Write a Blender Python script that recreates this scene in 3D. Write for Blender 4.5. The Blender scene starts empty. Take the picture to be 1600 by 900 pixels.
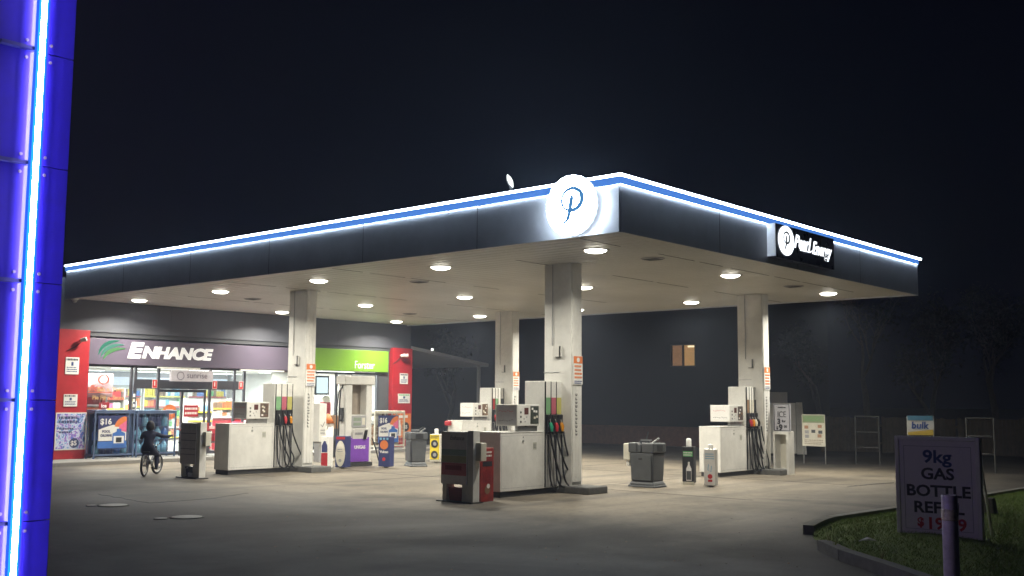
import bpy, bmesh, math, random
from mathutils import Vector, Matrix
random.seed(7)
C = bpy.context.scene
COL = C.collection
R = math.radians

# ------------------------------------------------------------------ camera, sky, exposure
FPX = 1651.19
PITCH, ROLL, YAW = 0.1066, 0.0068, 2.2903
CAM = Vector((9.4, -13.2455, 1.7))
_F = Vector((math.cos(PITCH)*math.cos(YAW), math.cos(PITCH)*math.sin(YAW), math.sin(PITCH)))
_R = Vector((math.sin(YAW), -math.cos(YAW), 0.0))
_U = _R.cross(_F)
_c, _s = math.cos(ROLL), math.sin(ROLL)
_R, _U = _c*_R + _s*_U, -_s*_R + _c*_U
cam = bpy.data.cameras.new('camera')
cam.sensor_width = 36.0
cam.lens = FPX/1600*36
cam.clip_start, cam.clip_end = 0.05, 3000
camo = bpy.data.objects.new('camera', cam)
COL.objects.link(camo)
m3 = Matrix((_R, _U, -_F)).transposed()
camo.matrix_world = Matrix.Translation(CAM) @ m3.to_4x4()
C.camera = camo

w = bpy.data.worlds.new('World')
C.world = w
w.use_nodes = True
nt = w.node_tree
sky = nt.nodes.new('ShaderNodeTexSky')
sky.sky_type = 'NISHITA'
sky.sun_disc = False
sky.sun_elevation = R(-6)
sky.sun_rotation = R(200)
bg = nt.nodes['Background']
glow = nt.nodes.new('ShaderNodeVectorMath')      # faint blue glow of the night sky on top of the twilight
glow.operation = 'ADD'
glow.inputs[1].default_value = (0.006, 0.008, 0.04)
nt.links.new(sky.outputs[0], glow.inputs[0])
nt.links.new(glow.outputs[0], bg.inputs[0])
bg.inputs[1].default_value = 0.05
C.view_settings.view_transform = 'Standard'
C.view_settings.look = 'None'
C.view_settings.exposure = 0.0
C.view_settings.gamma = 1.0
C.view_settings.use_curve_mapping = False
C.cycles.max_bounces = 6
C.cycles.diffuse_bounces = 3
C.cycles.glossy_bounces = 3
C.cycles.transparent_max_bounces = 8
C.cycles.volume_bounces = 1
C.cycles.caustics_reflective = False
C.cycles.caustics_refractive = False
C.cycles.sample_clamp_indirect = 4.0
C.cycles.use_denoising = True

DOWNLIGHT_W = 94.0        # each canopy downlight
LED_EDGE = 26.0           # white strip along the canopy edge
BLUE_TUBE = 72.0           # side glow of the blue tube on the pylon
STORE_W = 150.0           # each ceiling light in the shop
HAZE = 0.0024


def at(px, py, z=0.0):
    """point at height z seen at photo pixel (px, py)"""
    d = _F + (px-800)/FPX*_R - (py-450)/FPX*_U
    t = (z-CAM.z)/d.z
    return CAM + t*d


def at_y(px, py, y):
    d = _F + (px-800)/FPX*_R - (py-450)/FPX*_U
    return CAM + (y-CAM.y)/d.y*d


def at_x(px, py, x):
    d = _F + (px-800)/FPX*_R - (py-450)/FPX*_U
    return CAM + (x-CAM.x)/d.x*d


def at_d(px, py, depth):
    return CAM + depth*(_F + (px-800)/FPX*_R - (py-450)/FPX*_U)


# ------------------------------------------------------------------ materials
MATS = {}


def mat(name, col, rough=0.5, metal=0.0, emit=None, es=0.0, var=0.12, scale=6.0, bump=0.0, spec=0.5):
    if name in MATS:
        return MATS[name]
    m = bpy.data.materials.new(name)
    m.use_nodes = True
    t = m.node_tree
    b = t.nodes['Principled BSDF']
    b.inputs['Roughness'].default_value = rough
    b.inputs['Metallic'].default_value = metal
    b.inputs['Specular IOR Level'].default_value = spec
    b.inputs['Base Color'].default_value = (*col, 1)
    if emit:
        b.inputs['Emission Color'].default_value = (*emit, 1)
        b.inputs['Emission Strength'].default_value = es
    if var > 0:
        tc = t.nodes.new('ShaderNodeTexCoord')
        n = t.nodes.new('ShaderNodeTexNoise')
        n.inputs['Scale'].default_value = scale
        n.inputs['Detail'].default_value = 6
        n.inputs['Roughness'].default_value = 0.65
        t.links.new(tc.outputs['Object'], n.inputs['Vector'])
        mr = t.nodes.new('ShaderNodeMapRange')
        mr.inputs[1].default_value = 0.25
        mr.inputs[2].default_value = 0.75
        mr.inputs[3].default_value = 1-var
        mr.inputs[4].default_value = 1+var
        t.links.new(n.outputs['Fac'], mr.inputs[0])
        mx = t.nodes.new('ShaderNodeVectorMath')
        mx.operation = 'SCALE'
        mx.inputs[0].default_value = col
        t.links.new(mr.outputs[0], mx.inputs['Scale'])
        t.links.new(mx.outputs[0], b.inputs['Base Color'])
        r2 = t.nodes.new('ShaderNodeMapRange')
        r2.inputs[1].default_value = 0.3
        r2.inputs[2].default_value = 0.7
        r2.inputs[3].default_value = max(0, rough-0.08)
        r2.inputs[4].default_value = min(1, rough+0.08)
        t.links.new(n.outputs['Fac'], r2.inputs[0])
        t.links.new(r2.outputs[0], b.inputs['Roughness'])
        if bump:
            bp = t.nodes.new('ShaderNodeBump')
            bp.inputs['Strength'].default_value = bump
            bp.inputs['Distance'].default_value = 0.01
            t.links.new(n.outputs['Fac'], bp.inputs['Height'])
            t.links.new(bp.outputs[0], b.inputs['Normal'])
    MATS[name] = m
    return m


def ground_mat(name, base, dark, light, stain=0.35, patch_scale=0.25, fine=60, lit_pool=None):
    m = bpy.data.materials.new(name)
    m.use_nodes = True
    t = m.node_tree
    b = t.nodes['Principled BSDF']
    tc = t.nodes.new('ShaderNodeTexCoord')

    def noise(s, d=8, r=0.6, dist=0.0):
        n = t.nodes.new('ShaderNodeTexNoise')
        n.inputs['Scale'].default_value = s
        n.inputs['Detail'].default_value = d
        n.inputs['Roughness'].default_value = r
        n.inputs['Distortion'].default_value = dist
        t.links.new(tc.outputs['Object'], n.inputs['Vector'])
        return n

    def mix(a, bb, fac):
        x = t.nodes.new('ShaderNodeMix')
        x.data_type = 'RGBA'
        for k, v in ((6, a), (7, bb)):
            if isinstance(v, tuple):
                x.inputs[k].default_value = (*v, 1)
            else:
                t.links.new(v, x.inputs[k])
        t.links.new(fac, x.inputs[0])
        return x.outputs[2]

    def rng(s, a, bb, c=0, d=1):
        x = t.nodes.new('ShaderNodeMapRange')
        for k, v in zip((1, 2, 3, 4), (a, bb, c, d)):
            x.inputs[k].default_value = v
        t.links.new(s, x.inputs[0])
        return x.outputs[0]
    n1 = noise(patch_scale, 7, 0.62, 0.6)
    n2 = noise(1.7, 9, 0.7, 0.3)
    n3 = noise(fine, 5, 0.85)
    n5 = noise(7.0, 6, 0.75, 0.4)
    c = mix(base, dark, rng(n1.outputs['Fac'], 0.5, 0.72, 0, stain*1.6))
    c = mix(c, light, rng(n2.outputs['Fac'], 0.55, 0.75, 0, stain))
    c = mix(c, dark, rng(n2.outputs['Fac'], 0.42, 0.28, 0, stain*1.3))
    c = mix(c, dark, rng(n3.outputs['Fac'], 0.45, 0.3, 0, 0.6))
    c = mix(c, light, rng(n3.outputs['Fac'], 0.6, 0.72, 0, 0.6))
    if lit_pool:      # oil-stained forecourt concrete, with the lamps' light pool and its falloff painted in paler
        (wx0, wx1, wy0, wy1), wb, wd_, wl = lit_pool
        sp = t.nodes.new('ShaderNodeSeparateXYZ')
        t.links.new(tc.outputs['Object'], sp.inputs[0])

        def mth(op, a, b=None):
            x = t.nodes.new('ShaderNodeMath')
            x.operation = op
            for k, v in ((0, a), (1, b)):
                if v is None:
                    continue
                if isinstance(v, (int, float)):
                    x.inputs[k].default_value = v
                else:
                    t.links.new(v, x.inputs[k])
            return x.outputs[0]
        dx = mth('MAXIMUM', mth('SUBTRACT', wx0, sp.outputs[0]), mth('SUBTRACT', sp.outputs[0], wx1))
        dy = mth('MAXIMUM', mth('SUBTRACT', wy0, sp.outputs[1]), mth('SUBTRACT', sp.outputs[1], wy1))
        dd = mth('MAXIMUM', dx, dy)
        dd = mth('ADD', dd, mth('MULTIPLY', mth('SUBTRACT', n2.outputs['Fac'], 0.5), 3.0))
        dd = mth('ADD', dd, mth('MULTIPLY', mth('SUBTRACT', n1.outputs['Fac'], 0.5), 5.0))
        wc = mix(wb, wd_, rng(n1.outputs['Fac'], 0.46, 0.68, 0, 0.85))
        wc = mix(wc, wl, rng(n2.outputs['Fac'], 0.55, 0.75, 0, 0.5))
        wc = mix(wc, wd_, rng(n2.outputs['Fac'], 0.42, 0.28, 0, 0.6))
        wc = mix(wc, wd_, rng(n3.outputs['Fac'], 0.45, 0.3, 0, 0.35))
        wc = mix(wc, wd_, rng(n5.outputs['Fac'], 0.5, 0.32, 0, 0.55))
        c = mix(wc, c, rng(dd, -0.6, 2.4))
    c = mix(c, light, rng(n5.outputs['Fac'], 0.55, 0.75, 0, 0.35))
    # drips and tyre-width spots
    v = t.nodes.new('ShaderNodeTexVoronoi')
    v.inputs['Scale'].default_value = 0.55
    t.links.new(tc.outputs['Object'], v.inputs['Vector'])
    c = mix(c, dark, rng(v.outputs['Distance'], 0.24, 0.05, 0, stain*1.4))
    v2 = t.nodes.new('ShaderNodeTexVoronoi')
    v2.inputs['Scale'].default_value = 2.3
    t.links.new(tc.outputs['Object'], v2.inputs['Vector'])
    c = mix(c, dark, rng(v2.outputs['Distance'], 0.13, 0.04, 0, stain*1.3))
    # long faint wheel tracks running along the lanes
    mp = t.nodes.new('ShaderNodeMapping')
    mp.inputs['Scale'].default_value = (0.9, 0.06, 1)
    t.links.new(tc.outputs['Object'], mp.inputs[0])
    n4 = t.nodes.new('ShaderNodeTexNoise')
    n4.inputs['Scale'].default_value = 1.3
    n4.inputs['Detail'].default_value = 5
    t.links.new(mp.outputs[0], n4.inputs['Vector'])
    c = mix(c, dark, rng(n4.outputs['Fac'], 0.52, 0.68, 0, stain*0.9))
    t.links.new(c, b.inputs['Base Color'])
    t.links.new(rng(n1.outputs['Fac'], 0.35, 0.7, 0.62, 0.88), b.inputs['Roughness'])
    bp = t.nodes.new('ShaderNodeBump')
    bp.inputs['Strength'].default_value = 0.5
    bp.inputs['Distance'].default_value = 0.012
    t.links.new(n3.outputs['Fac'], bp.inputs['Height'])
    t.links.new(bp.outputs[0], b.inputs['Normal'])
    MATS[name] = m
    return m


def emis(name, col, s):
    if name in MATS:
        return MATS[name]
    m = bpy.data.materials.new(name)
    m.use_nodes = True
    t = m.node_tree
    t.nodes.clear()
    o = t.nodes.new('ShaderNodeOutputMaterial')
    e = t.nodes.new('ShaderNodeEmission')
    e.inputs[0].default_value = (*col, 1)
    e.inputs[1].default_value = s
    t.links.new(e.outputs[0], o.inputs[0])
    MATS[name] = m
    return m


def glass(name, tint=(0.92, 0.95, 0.95), gloss=0.07):
    m = bpy.data.materials.new(name)
    m.use_nodes = True
    t = m.node_tree
    t.nodes.clear()
    o = t.nodes.new('ShaderNodeOutputMaterial')
    a = t.nodes.new('ShaderNodeBsdfTransparent')
    a.inputs[0].default_value = (*tint, 1)
    g = t.nodes.new('ShaderNodeBsdfGlossy')
    g.inputs['Roughness'].default_value = 0.03
    x = t.nodes.new('ShaderNodeMixShader')
    x.inputs[0].default_value = gloss
    t.links.new(a.outputs[0], x.inputs[1])
    t.links.new(g.outputs[0], x.inputs[2])
    t.links.new(x.outputs[0], o.inputs[0])
    return m


WHITE = mat('white enamel', (0.74, 0.73, 0.69), 0.4, var=0.14, scale=3)
CREAM = mat('cream paint', (0.68, 0.65, 0.55), 0.5, var=0.12, scale=4)
GREY = mat('grey paint', (0.36, 0.36, 0.37), 0.45, var=0.1)
STEEL = mat('brushed steel', (0.45, 0.45, 0.44), 0.35, 0.8, var=0.15)
DGREY = mat('dark grey plastic', (0.075, 0.08, 0.085), 0.5, var=0.2)
BLACK = mat('black rubber', (0.016, 0.016, 0.017), 0.45, var=0.2)
KICK = mat('black kick plate', (0.035, 0.034, 0.032), 0.7, var=0.3)
RED = mat('red paint', (0.4, 0.014, 0.022), 0.45)
DRED = mat('dark red print', (0.28, 0.02, 0.02), 0.5, var=0.3)
ORANGE = mat('orange print', (0.72, 0.2, 0.05), 0.5)
YELLOW = mat('yellow print', (0.78, 0.6, 0.03), 0.45)
GREENP = mat('green print', (0.12, 0.42, 0.14), 0.45)
LIMEP = mat('lime print', (0.25, 0.5, 0.05), 0.45)
BLUEP = mat('blue print', (0.05, 0.16, 0.5), 0.45)
LBLUE = mat('light blue print', (0.2, 0.45, 0.65), 0.45)
NAVY = mat('navy print', (0.03, 0.04, 0.14), 0.5)
PURPLE = mat('purple print', (0.2, 0.06, 0.42), 0.45)
PINK = mat('pink print', (0.75, 0.15, 0.3), 0.45)
TEAL = mat('teal print', (0.06, 0.5, 0.36), 0.5)
BROWN = mat('brown card', (0.26, 0.15, 0.08), 0.7)
PAPER = mat('white paper', (0.82, 0.81, 0.78), 0.6, var=0.04)
INK = mat('black ink', (0.02, 0.02, 0.025), 0.6, var=0)
INKBLUE = mat('blue ink', (0.015, 0.05, 0.2), 0.6, var=0)
INKRED = mat('red ink', (0.55, 0.03, 0.03), 0.6, var=0)
ALU = mat('dark aluminium frame', (0.06, 0.06, 0.07), 0.4, 0.3)
COLP = mat('column paint', (0.68, 0.67, 0.63), 0.55, var=0.16, scale=2.2, bump=0.15)
CONC = mat('plinth concrete', (0.12, 0.12, 0.115), 0.85, var=0.3, scale=9, bump=0.4)
WOODF = mat('weathered fence timber', (0.16, 0.125, 0.09), 0.8, var=0.35, scale=5)
BARK = mat('bark', (0.14, 0.12, 0.1), 0.9, var=0.35, scale=12, bump=0.5)
SKIN = mat('skin', (0.5, 0.3, 0.22), 0.55)
LGRN = mat('muted green panel', (0.2, 0.4, 0.2), 0.5)
LPNK = mat('muted red panel', (0.5, 0.12, 0.17), 0.5)
LYEL = mat('muted olive panel', (0.5, 0.46, 0.14), 0.5)
NOZG = mat('green nozzle', (0.02, 0.3, 0.16), 0.4)
NOZR = mat('red nozzle', (0.5, 0.03, 0.04), 0.4)
NOZY = mat('amber nozzle', (0.75, 0.3, 0.02), 0.4)

ASPHALT = ground_mat('asphalt with painted light pool', (0.05, 0.044, 0.037), (0.022, 0.02, 0.017), (0.1, 0.09, 0.075), 0.55, 0.22, 24,
                     lit_pool=((-16.6, 0.2, 0.2, 12.6), (0.185, 0.156, 0.114), (0.062, 0.053, 0.04), (0.26, 0.225, 0.168)))  # ground under the canopy coloured paler for the lamplight there
PAVE = ground_mat('footpath concrete', (0.28, 0.27, 0.25), (0.17, 0.16, 0.15), (0.36, 0.35, 0.33), 0.3, 0.5, 50)
LAWN = mat('lawn soil', (0.13, 0.18, 0.03), 0.95, var=0.5, scale=5, bump=0.6)

# ------------------------------------------------------------------ mesh helpers


class MB:
    def __init__(self, M=None):
        self.v, self.f, self.mi, self.ms, self.sm = [], [], [], [], []
        self.M = M or Matrix.Identity(4)

    def m(self, material):
        if material not in self.ms:
            self.ms.append(material)
        return self.ms.index(material)

    def add(self, vs, fs, material, smooth=False):
        o = len(self.v)
        k = self.m(material)
        self.v += [self.M @ Vector(p) for p in vs]
        for f in fs:
            self.f.append([i+o for i in f])
            self.mi.append(k)
            self.sm.append(smooth)
        return self

    def box(self, x0, x1, y0, y1, z0, z1, material):
        vs = [(x, y, z) for x in (x0, x1) for y in (y0, y1) for z in (z0, z1)]
        fs = [(0, 1, 3, 2), (4, 6, 7, 5), (0, 4, 5, 1), (2, 3, 7, 6), (0, 2, 6, 4), (1, 5, 7, 3)]
        return self.add(vs, fs, material)

    def frustum(self, a, z0, b, z1, material):
        """a, b = (x0,x1,y0,y1) rectangles at z0 and z1"""
        vs = [(a[0], a[2], z0), (a[1], a[2], z0), (a[1], a[3], z0), (a[0], a[3], z0),
              (b[0], b[2], z1), (b[1], b[2], z1), (b[1], b[3], z1), (b[0], b[3], z1)]
        fs = [(3, 2, 1, 0), (4, 5, 6, 7), (0, 1, 5, 4), (1, 2, 6, 5), (2, 3, 7, 6), (3, 0, 4, 7)]
        return self.add(vs, fs, material)

    def prism(self, pts, z0, z1, material):
        n = len(pts)
        vs = [(x, y, z0) for x, y in pts] + [(x, y, z1) for x, y in pts]
        fs = [tuple(reversed(range(n))), tuple(range(n, 2*n))] + [(i, (i+1) % n, n+(i+1) % n, n+i) for i in range(n)]
        return self.add(vs, fs, material)

    def cyl(self, p0, p1, r0, r1, material, seg=16, cap=True):
        return self.tube([p0, p1], [r0, r1], material, seg, cap)

    def tube(self, pts, r, material, seg=8, cap=True):
        pts = [Vector(p) for p in pts]
        n = len(pts)
        rs = r if isinstance(r, (list, tuple)) else [r]*n
        vs, fs = [], []
        up = None
        for i, p in enumerate(pts):
            d = (pts[min(i+1, n-1)]-pts[max(i-1, 0)]).normalized()
            if up is None:
                up = Vector((0, 0, 1)) if abs(d.z) < 0.9 else Vector((1, 0, 0))
            a = d.cross(up).normalized()
            b = a.cross(d).normalized()
            up = b
            for k in range(seg):
                t = 2*math.pi*k/seg
                vs.append(p+rs[i]*(math.cos(t)*a+math.sin(t)*b))
        for i in range(n-1):
            for k in range(seg):
                k2 = (k+1) % seg
                fs.append((i*seg+k, i*seg+k2, (i+1)*seg+k2, (i+1)*seg+k))
        self.add(vs, fs, material, True)
        if cap:
            self.add(vs[:seg], [tuple(reversed(range(seg)))], material)
            self.add(vs[-seg:], [tuple(range(seg))], material)
        return self

    def lathe(self, c, prof, material, seg=20):
        """prof = [(r,z)...] about vertical axis at c"""
        vs, fs = [], []
        for r, z in prof:
            for k in range(seg):
                t = 2*math.pi*k/seg
                vs.append((c[0]+r*math.cos(t), c[1]+r*math.sin(t), c[2]+z))
        for i in range(len(prof)-1):
            for k in range(seg):
                k2 = (k+1) % seg
                fs.append((i*seg+k, i*seg+k2, (i+1)*seg+k2, (i+1)*seg+k))
        fs.append(tuple(reversed(range(seg))))
        fs.append(tuple((len(prof)-1)*seg+k for k in range(seg)))
        return self.add(vs, fs, material, True)

    def disc(self, c, r, th, material, seg=32, sx=1.0):
        """disc in the local xy plane, thickness along z"""
        pts = [(c[0]+sx*r*math.cos(2*math.pi*k/seg), c[1]+r*math.sin(2*math.pi*k/seg)) for k in range(seg)]
        return self.prism(pts, c[2], c[2]+th, material)

    def ribbon(self, pts, ws, z0, z1, material):
        """stroke of varying width in the local xy plane"""
        n = len(pts)
        L, Rr = [], []
        for i in range(n):
            a, b = Vector(pts[max(i-1, 0)]), Vector(pts[min(i+1, n-1)])
            d = (b-a).normalized()
            nrm = Vector((-d.y, d.x))
            L.append(Vector(pts[i])+nrm*ws[i]/2)
            Rr.append(Vector(pts[i])-nrm*ws[i]/2)
        for i in range(n-1):
            q = [L[i], Rr[i], Rr[i+1], L[i+1]]
            self.prism([(p.x, p.y) for p in q], z0, z1, material)
        return self

    def text(self, body, size, x, y, z, material, align='LEFT', shear=0.0, offset=0.0, sx=1.0, extrude=0.003, spacing=1.0):
        cu = bpy.data.curves.new('lettering', 'FONT')
        cu.body = body
        cu.size = size
        cu.align_x = align
        cu.align_y = 'BOTTOM_BASELINE'
        cu.shear = shear
        cu.offset = offset
        cu.extrude = extrude
        cu.space_character = spacing
        cu.resolution_u = 3
        ob = bpy.data.objects.new('lettering', cu)
        COL.objects.link(ob)
        dg = bpy.context.evaluated_depsgraph_get()
        me = bpy.data.meshes.new_from_object(ob.evaluated_get(dg))
        self.add([(x+v.co.x*sx, y+v.co.y, z+v.co.z) for v in me.vertices], [tuple(p.vertices) for p in me.polygons], material)
        bpy.data.objects.remove(ob)
        bpy.data.curves.remove(cu)
        bpy.data.meshes.remove(me)
        return self

    def build(self, name, parent=None, local=True, bevel=0.0, seg=2, fixn=False):
        me = bpy.data.meshes.new(name)
        vs = self.v
        if parent is not None and not local:
            Wi = WM[parent.name].inverted()
            vs = [Wi @ p for p in vs]
        me.from_pydata([tuple(p) for p in vs], [], self.f)
        for k in self.ms:
            me.materials.append(k)
        me.polygons.foreach_set('material_index', self.mi)
        me.polygons.foreach_set('use_smooth', self.sm)
        me.update()
        o = bpy.data.objects.new(name, me)
        COL.objects.link(o)
        if parent is not None:
            o.parent = parent
            WM[o.name] = WM[parent.name]
        else:
            WM[o.name] = Matrix.Identity(4)
        if bevel:
            b = o.modifiers.new('bevel', 'BEVEL')
            b.width = bevel
            b.segments = seg
            b.limit_method = 'ANGLE'
            b.angle_limit = R(40)
            b.harden_normals = False
        return o


WM = {}


def face_x(x, y, z):      # a plane looking towards +X: local x = +Y, local y = up, local z = out
    return Matrix(((0, 0, 1, x), (1, 0, 0, y), (0, 1, 0, z), (0, 0, 0, 1)))


def face_y(x, y, z):      # a plane looking towards -Y: local x = +X, local y = up, local z = out
    return Matrix(((1, 0, 0, x), (0, 0, -1, y), (0, 1, 0, z), (0, 0, 0, 1)))


def tag(o, label=None, cat=None, group=None, kind=None):
    if label:
        o['label'] = label
    if cat:
        o['category'] = cat
    if group:
        o['group'] = group
    if kind:
        o['kind'] = kind
    return o


def thing(name, label, cat, loc=(0, 0, 0), rz=0.0, group=None):
    o = bpy.data.objects.new(name, None)
    o.empty_display_size = 0.2
    COL.objects.link(o)
    o.location = loc
    o.rotation_euler = (0, 0, rz)
    WM[o.name] = Matrix.Translation(Vector(loc)) @ Matrix.Rotation(rz, 4, 'Z')
    return tag(o, label, cat, group)


def copy_tree(o, parent=None):
    c = o.copy()
    COL.objects.link(c)
    if parent is not None:
        c.parent = parent
    for ch in list(o.children):
        copy_tree(ch, c)
    return c


def place(o, loc, rz=0.0):
    o.location = loc
    o.rotation_euler = (0, 0, rz)
    return o


def marks(mb, x0, x1, y0, y1, z, rows, material, seed=1, h=0.5, gap=0.25):
    """rows of small print marks, too small to read"""
    rnd = random.Random(seed)
    dy = (y1-y0)/rows
    for r in range(rows):
        x = x0
        yb = y1-(r+1)*dy+dy*(1-h)/2
        while x < x1:
            wd = rnd.uniform(0.04, 0.14)*(x1-x0)
            if x+wd > x1:
                break
            mb.box(x, x+wd, yb, yb+dy*h, z, z+0.002, material)
            x += wd+gap*0.12*(x1-x0)
    return mb


# ------------------------------------------------------------------ ground
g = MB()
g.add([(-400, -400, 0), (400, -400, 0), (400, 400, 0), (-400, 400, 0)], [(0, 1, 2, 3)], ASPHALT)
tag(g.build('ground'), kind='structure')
s = MB()
for x in (-12.2, -7.9, -3.6):
    s.box(x-0.014, x+0.014, 0.3, 13.2, 0.001, 0.003, KICK)
for y in (3.7, 8.3):
    s.box(-16.5, 0.2, y-0.014, y+0.014, 0.0012, 0.0035, KICK)
tag(s.build('paving_joint'), kind='structure')
s = MB()
s.box(-18.6, -16.6, -1.5, 16.0, -0.02, 0.1, PAVE)
tag(s.build('footpath', bevel=0.015), kind='structure')
# crack lines across the asphalt
def crack(name, pts, wd, z=0.0):
    q = MB()
    rnd = random.Random(len(pts)*7+int(pts[0][0]))
    P = []
    for i in range(len(pts)-1):
        a, b = at(*pts[i]), at(*pts[i+1])
        for k in range(14):
            p = a.lerp(b, k/14)
            P.append((p.x+rnd.uniform(-1, 1)*0.035, p.y+rnd.uniform(-1, 1)*0.035))
    q.ribbon(P, [wd*rnd.uniform(0.5, 1.3) for _ in P], 0.001, 0.004, KICK)
    o = q.build(name)
    return tag(o, kind='structure')
crack('ground_crack', [(150, 772), (235, 786), (330, 779), (390, 770)], 0.03)
crack('ground_crack', [(1325, 761), (1352, 757.5), (1400, 754)], 0.07)

# ------------------------------------------------------------------ canopy
ZS, ZT = 4.343, 5.226
XW = -18.0
YD = 12.4
canopy = thing('forecourt_canopy', 'wide flat grey canopy on four columns over the fuel pumps', 'canopy', (-9, 6.2, 0))
FASCIA = mat('silver grey fascia panel', (0.52, 0.53, 0.57), 0.42, 0.15, var=0.12, scale=2.0)


def soffit_material():
    m = bpy.data.materials.new('ribbed soffit sheet')
    m.use_nodes = True
    t = m.node_tree
    b = t.nodes['Principled BSDF']
    b.inputs['Roughness'].default_value = 0.42
    tc = t.nodes.new('ShaderNodeTexCoord')
    n = t.nodes.new('ShaderNodeTexNoise')
    n.inputs['Scale'].default_value = 0.5
    n.inputs['Detail'].default_value = 5
    t.links.new(tc.outputs['Object'], n.inputs['Vector'])
    cr = t.nodes.new('ShaderNodeValToRGB')
    cr.color_ramp.elements[0].position = 0.3
    cr.color_ramp.elements[0].color = (0.53, 0.52, 0.48, 1)
    cr.color_ramp.elements[1].position = 0.7
    cr.color_ramp.elements[1].color = (0.66, 0.65, 0.61, 1)
    t.links.new(n.outputs['Fac'], cr.inputs[0])
    t.links.new(cr.outputs[0], b.inputs['Base Color'])
    return m


SOFFIT = soffit_material()
so = MB()
# pan-shaped soffit sheets running along the long side, real grooves between them
y = 0.02
npan = 50
pw = (YD-0.04)/npan
for i in range(npan):
    so.box(XW+0.02, -0.02, y+0.016, y+pw-0.016, ZS, ZS+0.03, SOFFIT)
    y += pw
so.box(XW+0.02, -0.02, 0.02, YD-0.02, ZS+0.032, ZS+0.06, mat('soffit groove', (0.25, 0.25, 0.24), 0.6))
for x in (-1.0, -3.55, -7.3, -11.1, -14.9):
    rnd = random.Random(int(x*10))
    yy = 0.3
    while yy < YD-0.3:
        l = rnd.uniform(0.5, 1.6)
        if rnd.random() < 0.7:
            so.box(x-0.012, x+0.012, yy, min(yy+l, YD-0.1), ZS-0.004, ZS+0.006, KICK)
        yy += l+rnd.uniform(0.05, 0.3)
soff = so.build('soffit', canopy, local=False, bevel=0.006, seg=1)
fa = MB()
H0, H1 = ZS-0.03, ZT-0.17
fa.box(XW, 0.0, -0.02, 0.02, H0, H1, FASCIA)
fa.box(-0.02, 0.02, 0.02, YD, H0, H1, FASCIA)
fa.box(XW, 0.0, YD, YD+0.04, H0, H1, FASCIA)
fas = fa.build('fascia', canopy, local=False)
sj = MB()
for x in (-3.0, -6.0, -9.0, -12.0, -15.0):
    sj.box(x-0.004, x+0.004, -0.0235, -0.02, H0, H1, ALU)
for yy in (3.0, 6.0, 9.0):
    sj.box(0.02, 0.0235, yy-0.004, yy+0.004, H0, H1, ALU)
sj.build('panel_joint', fas, local=False)
rf = MB()
rf.box(XW, 0.0, 0.0, YD, ZT-0.14, ZT-0.06, GREY)
rf.build('roof', canopy, local=False)
BLUEBAND = emis('blue edge band', (0.09, 0.28, 0.85), 0.85)
LEDW = emis('white edge light', (0.72, 0.86, 1.0), LED_EDGE)
LEDLOW = emis('white edge light lower', (0.66, 0.82, 1.0), 34.0)
bb = MB()
bb.box(XW, 0.05, -0.06, -0.046, ZT-0.165, ZT-0.045, BLUEBAND)
bb.box(0.046, 0.06, -0.046, YD, ZT-0.165, ZT-0.045, BLUEBAND)
bb.build('blue_band', canopy, local=False)
ld = MB()
ld.box(XW, 0.085, -0.085, -0.03, ZT-0.04, ZT-0.008, LEDW)
ld.box(0.03, 0.085, -0.03, YD+0.12, ZT-0.04, ZT-0.008, LEDW)
ld.build('led_strip', canopy, local=False)
l2 = MB()
l2.box(XW, 0.03, -0.044, -0.024, ZT-0.16, ZT-0.15, LEDLOW)
l2.box(0.024, 0.044, -0.024, YD, ZT-0.16, ZT-0.15, LEDLOW)
l2.build('led_strip', canopy, local=False)

# columns: parts of the canopy


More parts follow.
